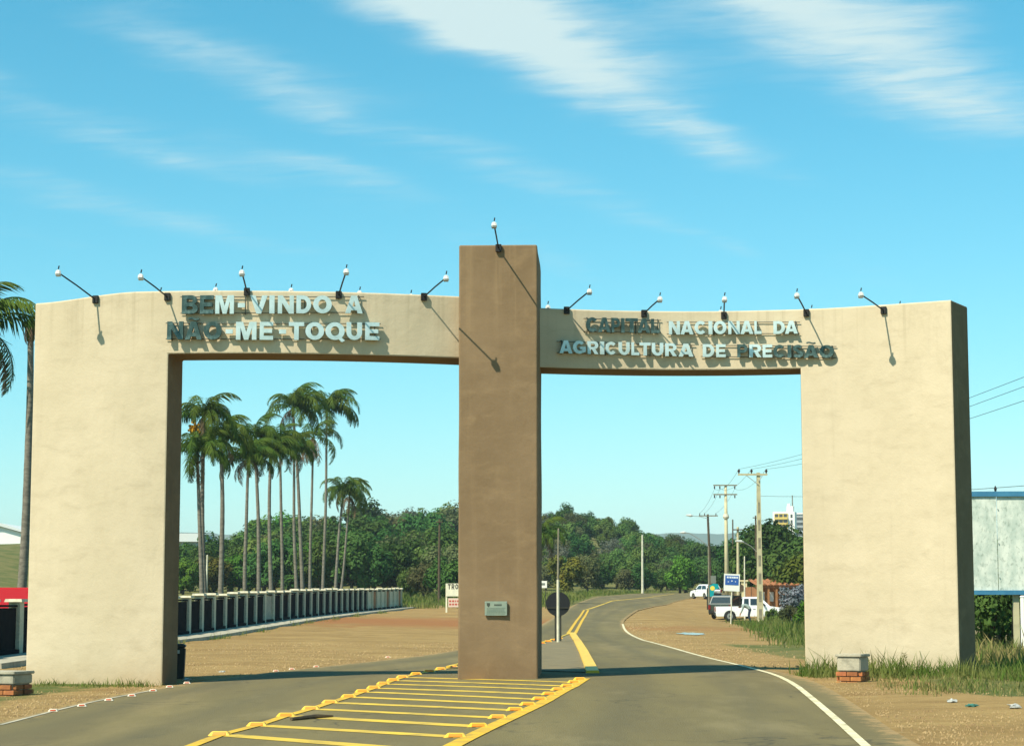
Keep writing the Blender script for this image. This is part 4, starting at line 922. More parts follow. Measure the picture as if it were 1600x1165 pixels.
for a, b in zip(WT['A'], WT['B'][:3]): wire(a, b, .5, 'thin overhead wire between the two tall concrete poles', 'wires between the concrete poles')
for a, b in zip(WT['B'][:3], WT['C']): wire(a, b, .3, 'thin overhead wire between the two armed pole and the leaning wooden pole', 'wires to the leaning pole')
for v0, v1, lab in ((612, 540, 'a'), (628, 556, 'b'), (645, 580, 'c')):
    wa = Vector(WT['A']['abc'.index(lab)]); wire(wa, wa + (P(1660, v1 - 28, 52) - wa) * 1.7, .9, 'overhead wire passing behind the hollow wing pier high above the billboard', 'wires above the billboard')
wa = Vector(WT['A'][2]) - Vector((.36, 0, 1.6)); wire(wa, wa + (P(1660, 722, 60) - wa) * 1.9, .6, 'lone overhead wire just above the billboard top')

# ------------------------------------------------------------------ signs
Y = 64; g = gpos(872, Y); r = empty('round_sign', g, 0, 'round road sign seen from its dark back, on twin dark posts', 'road sign'); zc = zat(943, Y) - g.z
mb = MB(); mb.disc((0, 0, zc), (0, 1, 0), .375, .02, 40); dk = mb.build('sign_disc', M['sign_back'], r)
mb = MB(); mb.box((0, -.025, zc - .12), (.72, .03, .035)); mb.build('stiffener', M['post_dark'], dk)
for s in (-1, 1): mb = MB(); mb.box((s * .07, .04, zc * .5 - .1), (.07, .06, zc + .2)); mb.build('post', M['post_dark'], r)
def board(root, x0, x1, z0, z1, m, name='board', y=0., th=.04): mb = MB(); mb.box(((x0 + x1) / 2, y, (z0 + z1) / 2), (x1 - x0, th, z1 - z0)); return mb.build(name, M[m], root)
# white roadside board half hidden by the pillar
Y = 118; g = gpos(698, Y); k = Y * 1.0 / F; r = empty('roadside_board', g, 0, 'white roadside board reading TROP over a smaller pinkish board', 'sign'); Z = lambda v: zat(v, Y) - g.z
wb = board(r, -.05, 1.55, Z(931), Z(911), 'board_white'); pb = board(r, .08, 1.5, Z(948), Z(934), 'board_pink', 'small_board')
for x in (-.02, 1.5): mb = MB(); mb.box((x, .045, Z(911) / 2), (.09, .05, Z(911))); mb.build('leg', M['board_white'], r)
def small_text(s, x, z, ht, m, parent, y=-.028, wr=.62, gap=.16):
    for c in s:
        if c != ' ':
            wd = ht * (wr if c != 'I' else .25); o = letter_mesh(c, wd, ht, .006, None).build('letter', M[m], parent); o.location = (x, y + .006, z); x += wd + ht * gap
        else: x += ht * .5
    return x
small_text('TROP', .06, Z(920), .30, 'black_ink', wb, -.026, .55)
for i in range(2):
    mb = MB(); x = .14
    while x < 1.4: l_ = rng.uniform(.05, .14); mb.box((x + l_ / 2, -.024, Z(938.5 + i * 5)), (l_, .008, .10)); x += l_ + .05
    mb.build('text_line', M['red_ink'], pb)
# pale board beyond the pillar
Y = 135; g = gpos(848, Y); r = empty('roadside_board', g, 0, 'small pale board on legs beside the shaggy palm', 'sign'); Z = lambda v: zat(v, Y) - g.z
b_ = board(r, -.45, .28, Z(918), Z(907), 'white_sign'); 
for x in (-.35, .2): mb = MB(); mb.box((x, .04, Z(910) / 2), (.05, .03, Z(910))); mb.build('leg', M['post_dark'], r)
mb = MB(); mb.box((-.1, -.026, Z(912)), (.5, .008, .14)); mb.build('printed_band', M['grey_sign'], b_)
# blue and white sign
Y = 104; g = gpos(1142, Y); r = empty('blue_sign', g, R(4), 'blue and white square sign on a thin white post before the pickup', 'sign'); Z = lambda v: zat(v, Y) - g.z
r.rotation_euler = (0, R(2.5), 0)
b_ = board(r, -.42, .38, Z(923), Z(896), 'white_sign'); board(b_, -.36, .32, Z(913.5), Z(898.5), 'blue_sign', 'blue_field', -.024, .012)
mb = MB(); mb.tube([(0, .03, -.3), (0, .03, Z(900))], .032, 8); mb.build('post', M['white_pole'], r)
mb = MB(); x = -.28
for l_ in (.06, .05, .07, .06, .08, .06, .05): mb.box((x + l_ / 2, -.033, Z(901.5)), (l_, .008, .09)); x += l_ + .022
mb.box((-.02, -.033, Z(907)), (.07, .008, .05)); mb.box((.16, -.033, Z(908)), (.05, .008, .04)); mb.box((-.2, -.033, Z(908.5)), (.05, .008, .04)); mb.build('lettering', M['letter_white'], b_)
# teal and yellow banner sign with small grey one above
Y = 168; g = gpos(1106, Y); r = empty('banner_sign', g, 0, 'teal banner sign with a yellow disc on a dark post', 'sign'); Z = lambda v: zat(v, Y) - g.z; q = Y / F
mb = MB(); mb.prism([(q * 0, Z(931)), (q * 9, Z(932)), (q * 10, Z(922)), (q * 18, Z(918)), (q * 16, Z(912)), (q * 9, Z(911)), (q * 3, Z(914)), (q * 1, Z(922))], -.03, .03); b_ = mb.build('banner', M['teal_sign'], r)
mb = MB(); mb.disc((q * 7.5, -.035, Z(918.5)), (0, 1, 0), q * 3.6, .012, 18); mb.build('yellow_disc', M['yellow_sign'], b_)
mb = MB(); mb.box((-.02, .06, Z(918) / 2), (.10, .08, Z(918))); mb.build('post', M['post_dark'], r)
g2 = gpos(1115, Y + 3); r = empty('grey_sign', g2, 0, 'small grey rectangular sign rising behind the teal banner sign', 'sign'); Z = lambda v: zat(v, Y + 3) - g2.z
board(r, -.22, .22, Z(911), Z(899), 'grey_sign'); mb = MB(); mb.box((0, .05, Z(900) / 2), (.07, .05, Z(900))); mb.build('post', M['post_dark'], r)

# ------------------------------------------------------------------ vehicles
def wheel(root, x, y, rad, wd=.2):
    mb = MB(); n_ = 20; s = 1 if y > 0 else -1
    mb.tube([(x, y - wd / 2, rad), (x, y - wd * .35, rad), (x, y + wd * .35, rad), (x, y + wd / 2, rad)], [rad * .88, rad, rad, rad * .88], n_); t_ = mb.build('wheel', M['rubber'], root, smooth=False)
    mb = MB(); mb.disc((x, y + s * wd / 2, rad), (0, 1, 0), rad * .58, .03, 16); mb.build('rim', M['chrome'], t_)
    mb = MB(); mb.disc((x, y + s * (wd / 2 + .015), rad), (0, 1, 0), rad * .16, .03, 10); mb.build('hub', M['rubber'], t_)
def side_prism(poly, w0, mb, tum=None):
    """profile (x,z) swept over the width; tum(z) = half width at that height"""
    n_ = len(poly); vs = [(x, -tum(z), z) for x, z in poly] + [(x, tum(z), z) for x, z in poly]
    tri = tessellate_polygon([[Vector((a, b, 0)) for a, b in poly]])
    mb.add(vs, [tuple(t_) for t_ in tri] + [tuple(n_ + i for i in t_[::-1]) for t_ in tri] + [(i, n_ + i, n_ + (i + 1) % n_, (i + 1) % n_) for i in range(n_)])
def arch_pts(x, r_, z0, n_=8): return [(x + r_ * math.cos(math.pi * i / n_), z0 + r_ * math.sin(math.pi * i / n_)) for i in range(n_ + 1)]
def car(name, loc, rz, paint, label, cat, kind, group=None):
    """x forward"""
    r = empty(name, loc, rz, label, cat, group)
    if kind == 'pickup':
        Ln, hw, wb_, rw = 4.75, .84, (-1.42, 1.42), .34; belt, roof = .98, 1.62
        low = [(-2.35, .42), (-2.38, .98), (2.0 - .75, 1.0), (2.28, .86), (2.38, .70), (2.38, .36)]; gh = [(-.62, belt), (-.55, roof - .03), (-.45, roof), (.48, roof), (.62, roof - .05), (1.28, belt)]
        wins = [[(-.50, 1.06), (-.46, 1.50), (-.16, 1.50), (-.16, 1.06)], [(-.06, 1.06), (-.06, 1.50), (.46, 1.50), (.98, 1.06)]]
    elif kind == 'suv':
        Ln, hw, wb_, rw = 4.5, .84, (-1.30, 1.35), .34; belt, roof = 1.0, 1.62
        low = [(-2.15, .40), (-2.20, .95), (-2.1, 1.02), (1.25, 1.02), (2.15, .88), (2.28, .65), (2.28, .36)]; gh = [(-2.08, belt), (-1.75, roof - .06), (-1.5, roof), (.25, roof), (.45, roof - .05), (1.25, belt)]
        wins = [[(-1.88, 1.08), (-1.66, 1.46), (-1.15, 1.50), (-1.15, 1.08)], [(-1.05, 1.08), (-1.05, 1.51), (-.22, 1.51), (-.22, 1.08)], [(-.12, 1.08), (-.12, 1.51), (.30, 1.49), (.92, 1.08)]]
    elif kind == 'van':
        Ln, hw, wb_, rw = 4.6, .86, (-1.40, 1.40), .33; belt, roof = 1.1, 1.92
        low = [(-2.20, .40), (-2.26, 1.10), (1.7, 1.12), (2.20, .92), (2.30, .65), (2.30, .36)]; gh = [(-2.24, belt), (-2.12, roof - .10), (-1.9, roof), (.75, roof), (1.0, roof - .08), (1.72, belt)]
        wins = [[(.35, 1.20), (.35, 1.70), (.85, 1.68), (1.38, 1.20)]]
    else:
        Ln, hw, wb_, rw = 3.9, .80, (-1.18, 1.22), .29; belt, roof = .88, 1.44
        low = [(-1.85, .36), (-1.92, .80), (-1.85, .90), (1.0, .90), (1.78, .78), (1.92, .58), (1.92, .32)]; gh = [(-1.80, belt), (-1.45, roof - .06), (-1.15, roof), (.12, roof), (.30, roof - .05), (1.02, belt)]
        wins = [[(-1.55, .95), (-1.32, 1.30), (-.55, 1.35), (-.55, .95)], [(-.45, .95), (-.45, 1.35), (.16, 1.33), (.72, .95)]]
    zb = low[0][1] - .10; poly = low + [(low[-1][0] - .05, zb)] + [p for x in sorted(wb_, reverse=True) for p in arch_pts(x, rw + .06, zb)] + [(low[0][0] + .05, zb)]
    tum = lambda z: hw * (1 - .04 * abs(z - .7))
    mb = MB(); side_prism(poly, hw, mb, tum); body = mb.build('body', M[paint], r, bevel=.03)
    mb = MB(); tg = lambda z: hw * (.97 - .16 * max(0, (z - belt)) / (roof - belt)); side_prism([(x, z - .004 if z == belt else z) for x, z in gh], hw, mb, tg); cab = mb.build('cabin', M[paint], r, bevel=.03)
    for s in (-1, 1):
        for wn in wins:
            mb = MB(); n_ = len(wn); vs = [(x, s * (tg(z) + .006), z) for x, z in wn] + [(x, s * (tg(z) - .02), z) for x, z in wn]; mb.add(vs, [tuple(range(n_)), tuple(range(2 * n_ - 1, n_ - 1, -1))] + [(i, (i + 1) % n_, n_ + (i + 1) % n_, n_ + i) for i in range(n_)]); mb.build('side_window', M['glass'], cab)
        mb = MB(); mb.box((.2, s * (hw + .005), .80), (.16, .02, .03)); mb.build('door_handle', M['rubber'], body)
        mb = MB(); mb.box((.85 if kind != 'hatch' else .6, s * (hw + .09), belt + .09), (.10, .16, .12)); mb.build('mirror', M['rubber'], body)
        mb = MB(); mb.box((low[-2][0] - .02, s * (hw - .22), low[-2][1] + .02), (.10, .30, .16)); mb.build('headlight', M['head_lens'], body)
        mb = MB(); mb.box((low[1][0] + .01, s * (hw - .10), .80), (.07, .16, .30)); mb.build('tail_light', M['tail_red'], body)
    def pane(a, b, name):      # windscreen or rear window between two profile points
        mb = MB(); (x0, z0), (x1, z1) = a, b; dx, dz_ = x1 - x0, z1 - z0; L_ = math.hypot(dx, dz_); nx, nz = -dz_ / L_ * .012, dx / L_ * .012
        if (nx > 0) != (x0 > -.2): nx, nz = -nx, -nz
        p0, p1 = (x0 + dx * .1 + nx, z0 + dz_ * .1 + nz), (x0 + dx * .88 + nx, z0 + dz_ * .88 + nz); h0, h1 = tg(p0[1]) - .08, tg(p1[1]) - .08
        vs = [(p0[0], -h0, p0[1]), (p0[0], h0, p0[1]), (p1[0], h1, p1[1]), (p1[0], -h1, p1[1])]; vs += [(x - nx * 2, y, z - nz * 2) for x, y, z in vs]
        mb.add(vs, [(0, 1, 2, 3), (7, 6, 5, 4), (0, 4, 5, 1), (1, 5, 6, 2), (2, 6, 7, 3), (3, 7, 4, 0)]); mb.build(name, M['glass'], cab)
    pane(gh[-1], gh[-2], 'windscreen'); kind != 'van' and pane(gh[0], gh[1], 'rear_window')
    if kind == 'pickup':
        mb = MB(); mb.box((-1.5, 0, 1.02), (1.6, hw * 1.5, .02)); mb.build('load_bed', M['rubber'], body)
    for x in (low[0][0], low[-2][0]): mb = MB(); mb.box((x, 0, .47), (.14, hw * 1.9, .20)); mb.build('bumper', M['rubber'] if paint != 'car_red' else M[paint], body, bevel=.03)
    mb = MB(); mb.box((low[1][0] - .01, 0, .66), (.02, .42, .12)); mb.build('number_plate', M['galv'], body)
    for x in wb_:
        for s in (-1, 1): wheel(r, x, s * (hw - .11), rw)
    return r
def gxyz(u, Y): return gpos(u, Y)
car('pickup_truck', gxyz(1173, 138), R(-3), 'car_white', 'white pickup truck parked behind the tall concrete pole', 'pickup', 'pickup')
p_ = gxyz(1141, 143.5); car('parked_car', p_, R(65), 'car_dark', 'dark green car parked right behind the white pickup', 'car', 'suv')
p_ = gxyz(1103, 205); car('parked_car', p_, R(112), 'car_white', 'white car on the far road behind the teal banner sign', 'car', 'hatch')
p_ = gxyz(-64, 57); p_.z -= .36; car('parked_van', p_, R(190), 'car_red', 'shiny red van parked behind the pillared fence', 'van', 'van')

# ------------------------------------------------------------------ person bending beside the pickup
def person(loc, rz):
    r = empty('person', loc, rz, 'person in grey shirt and dark trousers bending over beside the white pickup', 'person')
    V = [(0, 0, .86), (.12, 0, 1.02), (.32, 0, 1.10), (.46, 0, 1.08), (.54, 0, 1.06), (.62, 0, 1.03), (.74, 0, .98),
         (0, .10, .82), (.06, .11, .46), (-.04, .12, .09), (.10, .12, .04), (0, -.10, .82), (.10, -.11, .46), (.02, -.12, .09), (.16, -.12, .04),
         (.42, .20, 1.02), (.50, .23, .76), (.60, .18, .56), (.62, .17, .46), (.42, -.20, 1.02), (.52, -.23, .76), (.64, -.18, .56), (.66, -.17, .46)]
    Ed = [(0, 1), (1, 2), (2, 3), (3, 4), (4, 5), (5, 6), (0, 7), (7, 8), (8, 9), (9, 10), (0, 11), (11, 12), (12, 13), (13, 14), (3, 15), (15, 16), (16, 17), (17, 18), (3, 19), (19, 20), (20, 21), (21, 22)]
    rad = [.15, .155, .17, .15, .07, .085, .105, .10, .07, .05, .05, .10, .07, .05, .05, .065, .05, .038, .045, .065, .05, .038, .045]
    for s in (0, 1):
        b = len(V); hx, hy = (.62, .17) if s == 0 else (.66, -.17)
        for k in range(5):
            y0 = hy + (k - 2) * .017; V += [(hx + .005, y0, .45), (hx + .01 + .004 * k, y0 + (.03 if k == 4 else 0), .405), (hx - .005, y0 + (.035 if k == 4 else 0), .375 + .008 * abs(k - 2))]
            Ed += [(18 if s == 0 else 22, b), (b, b + 1), (b + 1, b + 2)]; rad += [.011, .0095, .008]; b += 3
    me = bpy.data.meshes.new('body'); me.from_pydata(V, Ed, []); o = link('body', me, r)
    sk = o.modifiers.new('skin', 'SKIN'); sk.use_smooth_shade = True
    for i, q in enumerate(me.skin_vertices[0].data): q.radius = (rad[i], rad[i]); q.use_root = (i == 0)
    sb = o.modifiers.new('sub', 'SUBSURF'); sb.levels = sb.render_levels = 1
    dg = bpy.context.evaluated_depsgraph_get(); dg.update(); m2 = bpy.data.meshes.new_from_object(o.evaluated_get(dg)); o.modifiers.clear(); o.data = m2
    m2.materials.clear()
    for m_ in ('shirt', 'trousers', 'skin', 'hair'): m2.materials.append(M[m_])
    for p in m2.polygons:
        c = p.center; p.material_index = 0
        if c.x > .56 and c.z > .86: p.material_index = 3 if c.z > .98 else 2
        elif c.z < .62 and c.x > .45: p.material_index = 2
        elif c.z < .90 and c.x < .3: p.material_index = 1
        p.use_smooth = True
    mb = MB(); mb.tube([(.83, 0, .95), (.86, 0, .92)], [.022, .012], 6); mb.build('nose', M['skin'], r)
    for s in (-1, 1): mb = MB(); mb.disc((.73, s * .108, .98), (0, 1, 0), .028, .016, 8); mb.build('ear', M['skin'], r)
    return r
g = gpos(1172, 133.5); person(g, R(170))

# ------------------------------------------------------------------ buildings
def bbox_part(root, name, x0, x1, y0, y1, z0, z1, m): mb = MB(); mb.box(((x0 + x1) / 2, (y0 + y1) / 2, (z0 + z1) / 2), (x1 - x0, y1 - y0, z1 - z0)); return mb.build(name, M[m], root)
# tower block
Y = 900; q = Y / F; c = P(1225, 838, Y); r = empty('tower_block', (c.x, Y, 0), R(-12), 'white tower block with yellow balcony floors far behind the poles', 'building')
zt, zb_ = P(1225, 799, Y).z, P(1225, 850, Y).z; hw_ = 17 * q
core = bbox_part(r, 'wall', -hw_, hw_, 0, 12, 0, zt, 'tower_white'); nfl = 7; fh = (zt - zb_ + 3) / nfl
bbox_part(r, 'yellow_front', -hw_ * .84, hw_ * .38, -.4, -.002, zb_ - 3, zt - .8, 'tower_yellow')
for i in range(nfl):
    z = zt - .9 - i * fh
    bbox_part(r, 'balcony', -hw_ * .84, hw_ * .38, -1.3, -.402, z - fh, z - fh * .62, 'tower_yellow')
    for k in range(3): x = -hw_ * .80 + k * hw_ * .40; bbox_part(r, 'window', x, x + hw_ * .30, -.5, -.405, z - fh * .60, z - fh * .08, 'dark_window')
for i in range(nfl): bbox_part(r, 'window', hw_ * .62, hw_ * .80, -.06, .05, zt - 1.2 - i * fh - fh * .6, zt - 1.2 - i * fh, 'dark_window')
tp_ = bbox_part(r, 'stair_tower', hw_ * .25, hw_ * .85, 1.5, 7, zt, zt + 4 * q * 2.2, 'tower_white'); bbox_part(tp_, 'water_tank', hw_ * .30, hw_ * .55, 2.5, 5, zt + 9 * q, zt + 13 * q, 'tower_white')
mb = MB(); mb.tube([(hw_ * .75, 4, zt + 8 * q), (hw_ * .75, 4, P(1234, 773, Y).z)], .25, 6); mb.build('mast', M['grey_pole'], tp_)
c2 = P(1245, 838, 980); r = empty('tower_block', (c2.x, 980, 0), R(-12), 'grey tower block right behind the white and yellow one', 'building'); bbox_part(r, 'wall', -3, 9, 0, 10, 0, P(0, 803, 980).z, 'tower_grey'); bbox_part(r, 'roof', -3.4, 9.4, -.4, 10.4, P(0, 803, 980).z, P(0, 801, 980).z, 'tower_white')
for i in range(5): bbox_part(r, 'window', -2, 8, -.08, .05, P(0, 812 + i * 8, 980).z, P(0, 808 + i * 8, 980).z, 'dark_window')
# orange house
Y = 148; g = gpos(1186, Y); r = empty('orange_house', g, R(3), 'orange house with tiled porch roof and slim posts behind the shrub', 'house'); Z = lambda v: zat(v, Y) - g.z; q = Y / F
hw1 = bbox_part(r, 'wall', 0, 9, .9, 6.5, -.4, Z(916), 'house_orange')
for i in range(14):                                                             # tiled porch roof, one strip of tiles each
    mb = MB(); x = -.25 + i * .42; zz = Z(914)
    mb.add([(x, -.35, zz), (x + .40, -.35, zz), (x + .40, 3.2, zz + .42), (x, 3.2, zz + .42), (x + .2, -.37, zz + .11), (x + .2, 3.18, zz + .53)], [(0, 4, 5, 3), (4, 1, 2, 5), (0, 1, 4), (3, 5, 2), (0, 3, 2, 1)]); mb.build('roof_tile', M['roof_tile'], r)
for x in (.05, .62, 1.2, 1.75, 2.5): bbox_part(r, 'porch_post', x, x + .13, -.2, -.05, -.3, Z(914.3), 'house_orange')
for x in (.30, .95, 1.9): w_ = bbox_part(r, 'window', x, x + .28, .84, .93, Z(939), Z(924), 'white_sign'); bbox_part(w_, 'pane', x + .05, x + .23, .825, .838, Z(938), Z(925), 'letter_white')
bbox_part(r, 'eave_beam', -.2, 5.6, -.24, -.02, Z(918), Z(914.1), 'roof_tile')
Y = 160; g = gpos(1163, Y); r = empty('gate_column', g, 0, 'cream gate column with a dark round opening beside the orange house', 'gate column'); Z = lambda v: zat(v, Y) - g.z
cwl = bbox_part(r, 'column', -.18, .24, 0, .4, -.3, Z(908), 'house_cream'); bbox_part(r, 'cap', -.26, .32, -.08, .48, Z(908), Z(905.5), 'house_cream'); bbox_part(r, 'low_wall', .25, 1.0, .1, .3, -.3, Z(922), 'house_orange')
mb = MB(); mb.disc((-.28, -.02, Z(918)), (0, 1, 0), .28, .05, 20); mb.build('round_plate', M['wood_pole'], r)
# white hall and low white building on the far field
Y = 290; c = P(16, 860, Y); r = empty('white_hall', (c.x, Y, zg(c.x, Y)), 0, 'long white hall with pale curved roof beyond the field', 'building'); z0 = r.location.z; q = Y / F
ba = P(0, 858, Y).z - z0; hh = P(0, 835, Y).z - z0; ht_ = P(0, 822, Y).z - z0
mb = MB(); mb.prism([(-14, -1), (-14, hh), (-7, ht_), (-1.5, ht_), (2.4, hh), (2.4, -1)], 0, 24); mb.build('wall', M['hall_white'], r)
mb = MB(); mb.prism([(-14.4, hh + .02), (-7, ht_ + .05), (-1.5, ht_ + .05), (2.8, hh + .02), (2.8, hh + .30), (-1.3, ht_ + .45), (-7.2, ht_ + .45), (-14.4, hh + .35)], -.5, 24.5); mb.build('roof', M['roof_grey'], r)
for i in range(11): bbox_part(r, 'wall_rib', -13.4 + i * 1.45, -13.0 + i * 1.45, -.12, -.003, ba - 1.2, ba + .1, 'hall_grey')
Y = 330; c = P(287, 858, Y); r = empty('white_shed', (c.x, Y, zg(c.x, Y)), 0, 'low white shed with grey wall behind the first palms', 'building'); z0 = r.location.z
z1, z2, z3 = [P(0, v, Y).z - z0 for v in (858, 846, 833)]
bbox_part(r, 'wall', -16, 2.2, 0, 14, -1, z2, 'hall_grey'); bbox_part(r, 'base_band', -16.1, 2.3, -.1, -.002, z1 - .6, z1 + .3, 'hall_white')
mb = MB(); mb.prism([(-16.4, z2 + .01), (2.6, z2 + .01), (2.5, z3), (-16.4, z3)], -.5, 14.5); mb.build('roof', M['roof_grey'], r)

# ------------------------------------------------------------------ billboard beyond the hollow wing
Y = 48.; k = Y / F; r = empty('billboard', gpos(1560, Y), R(-5), 'weathered blank sheet metal billboard in a blue frame beside the hollow wing', 'billboard'); g = Vector(r.location); Z = lambda v: zat(v, Y) - g.z
zt, zb_ = Z(775), Z(922); x = -1.35; i = 0
while x < 2.2:
    mb = MB(); mb.box((x + .345, .004 * ((i * 7) % 3), (zt + zb_) / 2), (.686, .02, zt - zb_), M=Matrix.Rotation(R(((i * 5) % 3 - 1) * .5), 4, 'X')); p_ = mb.build('sheet_panel', M['sheet'], r); i += 1
    for zz in (zb_ + .3, (zt + zb_) / 2, zt - .3): mb = MB(); mb.disc((x + .02, -.02, zz), (0, 1, 0), .012, .02, 8); mb.build('rivet', M['galv'], p_)
    x += .70
for v0, v1 in ((767.5, 775.3), (921.7, 928.5)): mb = MB(); mb.box((.42, -.01, (Z(v0) + Z(v1)) / 2), (3.7, .09, Z(v0) - Z(v1))); mb.build('frame_rail', M['blue_frame'], r)
for x in (-1.05, .45, 1.95):
    mb = MB(); mb.box((x, .12, zt / 2 - .2), (.13, .13, zt + .4)); mb.build('post', M['concrete_pole'], r)
    mb = MB(); mb.tube([(x, .15, zb_ + .2), (x + .05, 1.3, -.2)], .04, 6); mb.build('stay', M['wood_pole'], r)
mb = MB(); mb.tube([(.03, 0, Z(768)), (.03, 0, Z(763)), (.03, 0, Z(758.5))], [.02, .035, .008], 6); mb.build('finial', M['dark_metal'], r)
for u, y, s, kk, lab in ((1528, 50.5, .95, 'shrub3', 'dark shrub with bare stems under the billboard beside the pier'), (1548, 51.5, 1.15, 'shrub3', 'tall dark shrub under the middle of the billboard'), (1572, 50.8, .85, 'shrub0', 'green shrub under the billboard beside its post'), (1600, 51.5, 1.0, 'shrub3', 'dark shrub behind the concrete billboard post')):
    t_ = tree(kk, at(u, 0, y), y, s, lab, cat='shrub', name='shrub'); t_.scale = (s, s, s * 1.25)
r = empty('low_wall', Vector((at(1575, 0, 57), 57, zg(12, 57))), 0, 'pale ruined wall behind the shrubs under the billboard', 'wall')
for i in range(8):
    mb = MB(); mb.box((-1.8 + i * .62, .02 * (i % 2), .42), (.60, .18, 1.0 + .12 * math.sin(i * 2.3))); mb.build('wall_block', M['ruin_wall'], r)
mb = MB(); mb.box((1.0, 0, -.02), (5.2, .4, .12)); mb.build('footing', M['concrete'], r)
r = empty('white_post', gpos(1601, 46.5), 0, 'thick white painted post before the billboard edge', 'post'); mb = MB(); mb.tube([(0, 0, -.2), (0, 0, zat(932, 46.5) - r.location.z)], [.075, .065], 10); mb.build('shaft', M['white_sign'], r); mb = MB(); mb.tube([(0, 0, zat(932, 46.5) - r.location.z), (0, 0, zat(930, 46.5) - r.location.z)], [.08, .05], 10); mb.build('cap', M['white_sign'], r)

# ------------------------------------------------------------------ brick meter boxes with concrete lids
def meter_box(loc, rz, w_, dp, hb, hc, label, grp):
    r = empty('inspection_box', loc, rz, label, 'concrete box', grp); nb_ = max(2, round(w_ / .21)); nd_ = max(2, round(dp / .21)); rows = round(hb / .075)
    mb = MB(); mb.box((0, 0, hb / 2 - .06), (w_ - .05, dp - .05, hb + .1)); mb.build('core', M['concrete'], r)
    bme = MB(); bme.box((0, 0, 0), (.198, .10, .064)); b0 = bme.build('brick', M['brick'], r, bevel=.004); first = True
    for k in range(rows):
        for s in (-1, 1):
            for i in range(nb_):
                o = b0 if first else b0.copy()
                if not first: COL.objects.link(o); o.parent = r
                first = False; o.location = (-w_ / 2 + (i + .5) * w_ / nb_ + (.03 if k % 2 else -.03), s * (dp / 2 - .02), -.03 + k * .076); o.scale = (w_ / nb_ / .21, 1, 1); o.rotation_euler = (0, 0, R(rng.uniform(-2, 2)))
            for i in range(nd_):
                o = b0.copy(); COL.objects.link(o); o.parent = r; o.location = (s * (w_ / 2 - .02), -dp / 2 + (i + .5) * dp / nd_, -.03 + k * .076); o.rotation_euler = (0, 0, R(90 + rng.uniform(-2, 2))); o.scale = (dp / nd_ / .21 * .8, 1, 1)
    z = -.03 + rows * .076 - .03
    mb = MB(); mb.box((0, 0, z + hc / 2), (w_ + .02, dp + .02, hc)); mb.build('concrete_top', M['concrete'], r, bevel=.012)
    mb = MB(); mb.box((0, 0, z + hc + .022), (w_ + .07, dp + .07, .045)); mb.build('lid', M['concrete'], r, bevel=.01)
    return r
g = G(1333, 1064); meter_box(g, R(-28), .36, .40, .20, .22, 'concrete box on a brick base among weeds before the hollow wing pier', 'inspection boxes')
g = G(4, 1086); meter_box(g + Vector((0, .2, 0)), R(-18), .55, .5, .22, .14, 'concrete box on a brick base beside the bulging wing pier', 'inspection boxes')
g = gpos(272, 36.2); r = empty('litter_bin', g, R(6), 'dark litter bin standing behind the bulging wing pier', 'bin')
mb = MB(); mb.box((0, 0, .27), (.34, .34, .54), taper=1.12); mb.build('bin_body', M['bin_dark'], r, bevel=.02); mb = MB(); mb.box((0, 0, .575), (.42, .42, .06), taper=.85); mb.build('lid', M['bin_dark'], r, bevel=.02); mb = MB(); mb.box((0, -.20, .47), (.20, .03, .06)); mb.build('handle', M['galv'], r)

# ------------------------------------------------------------------ puddle, rubbish, stones
g = G(1080, 989.5); mb = MB(); pts = [(1.5 * math.cos(a_ * .35) * (1 + .25 * math.sin(a_ * 1.7)), 1.7 * math.sin(a_ * .35) * (1 + .2 * math.cos(a_ * 2.3))) for a_ in range(18)]
mb.v = [(g.x + x * .30, g.y + y, zg(g.x + x * .30, g.y + y) + .006) for x, y in pts]; mb.f = [tuple(range(18))]; mb.mi = [0]; tag(mb.build('puddle', M['water'], normals=False), kind='structure')
def lump(name, u, v, s, m, label, cat, seed, grp=None):
    g = G(u, v); r_ = random.Random(seed); bm = bmesh.new(); bmesh.ops.create_icosphere(bm, subdivisions=2, radius=1)
    for vtx in bm.verts: q_ = vtx.co.copy(); vtx.co = q_ * (.75 + .6 * noise.noise(q_ * 1.4 + Vector((seed, 0, 0)))); vtx.co.z *= .6
    me = bpy.data.meshes.new(name); bm.to_mesh(me); bm.free(); me.materials.append(M[m]); o = link(name, me); o.location = g + Vector((0, 0, s * .25)); s *= .72; o.scale = (s * 1.3, s, s * .8); return tag(o, label, cat, grp)
lump('crumpled_bag', 1487, 1097, .09, 'rubbish', 'crumpled white plastic bag lying in the grass before the pier', 'litter', 1)
lump('crumpled_bag', 1518, 1104, .09, 'rubbish_green', 'crumpled dark green bag lying in the grass', 'litter', 2)
lump('crumpled_bag', 1585, 1106, .11, 'rubbish', 'flattened white plastic sheet at the dirt edge near the billboard', 'litter', 3)
lump('crumpled_bag', 292, 1063, .09, 'rubbish', 'white plastic bag lying beside the dark litter bin', 'litter', 4); lump('crumpled_bag', 347, 1050, .07, 'rubbish', 'pale plastic bag on the dirt verge', 'litter', 5)
mb = MB(); a_ = G(455, 1127); b_ = G(520, 1122); mb.tube([a_ + Vector((0, 0, .03)), (a_ + b_) / 2 + Vector((.03, .1, .04)), b_ + Vector((0, 0, .03))], [.02, .025, .012], 6); tag(mb.build('fallen_frond', M['wood_pole']), 'dark fallen palm stalk lying across the striped island', 'stick')
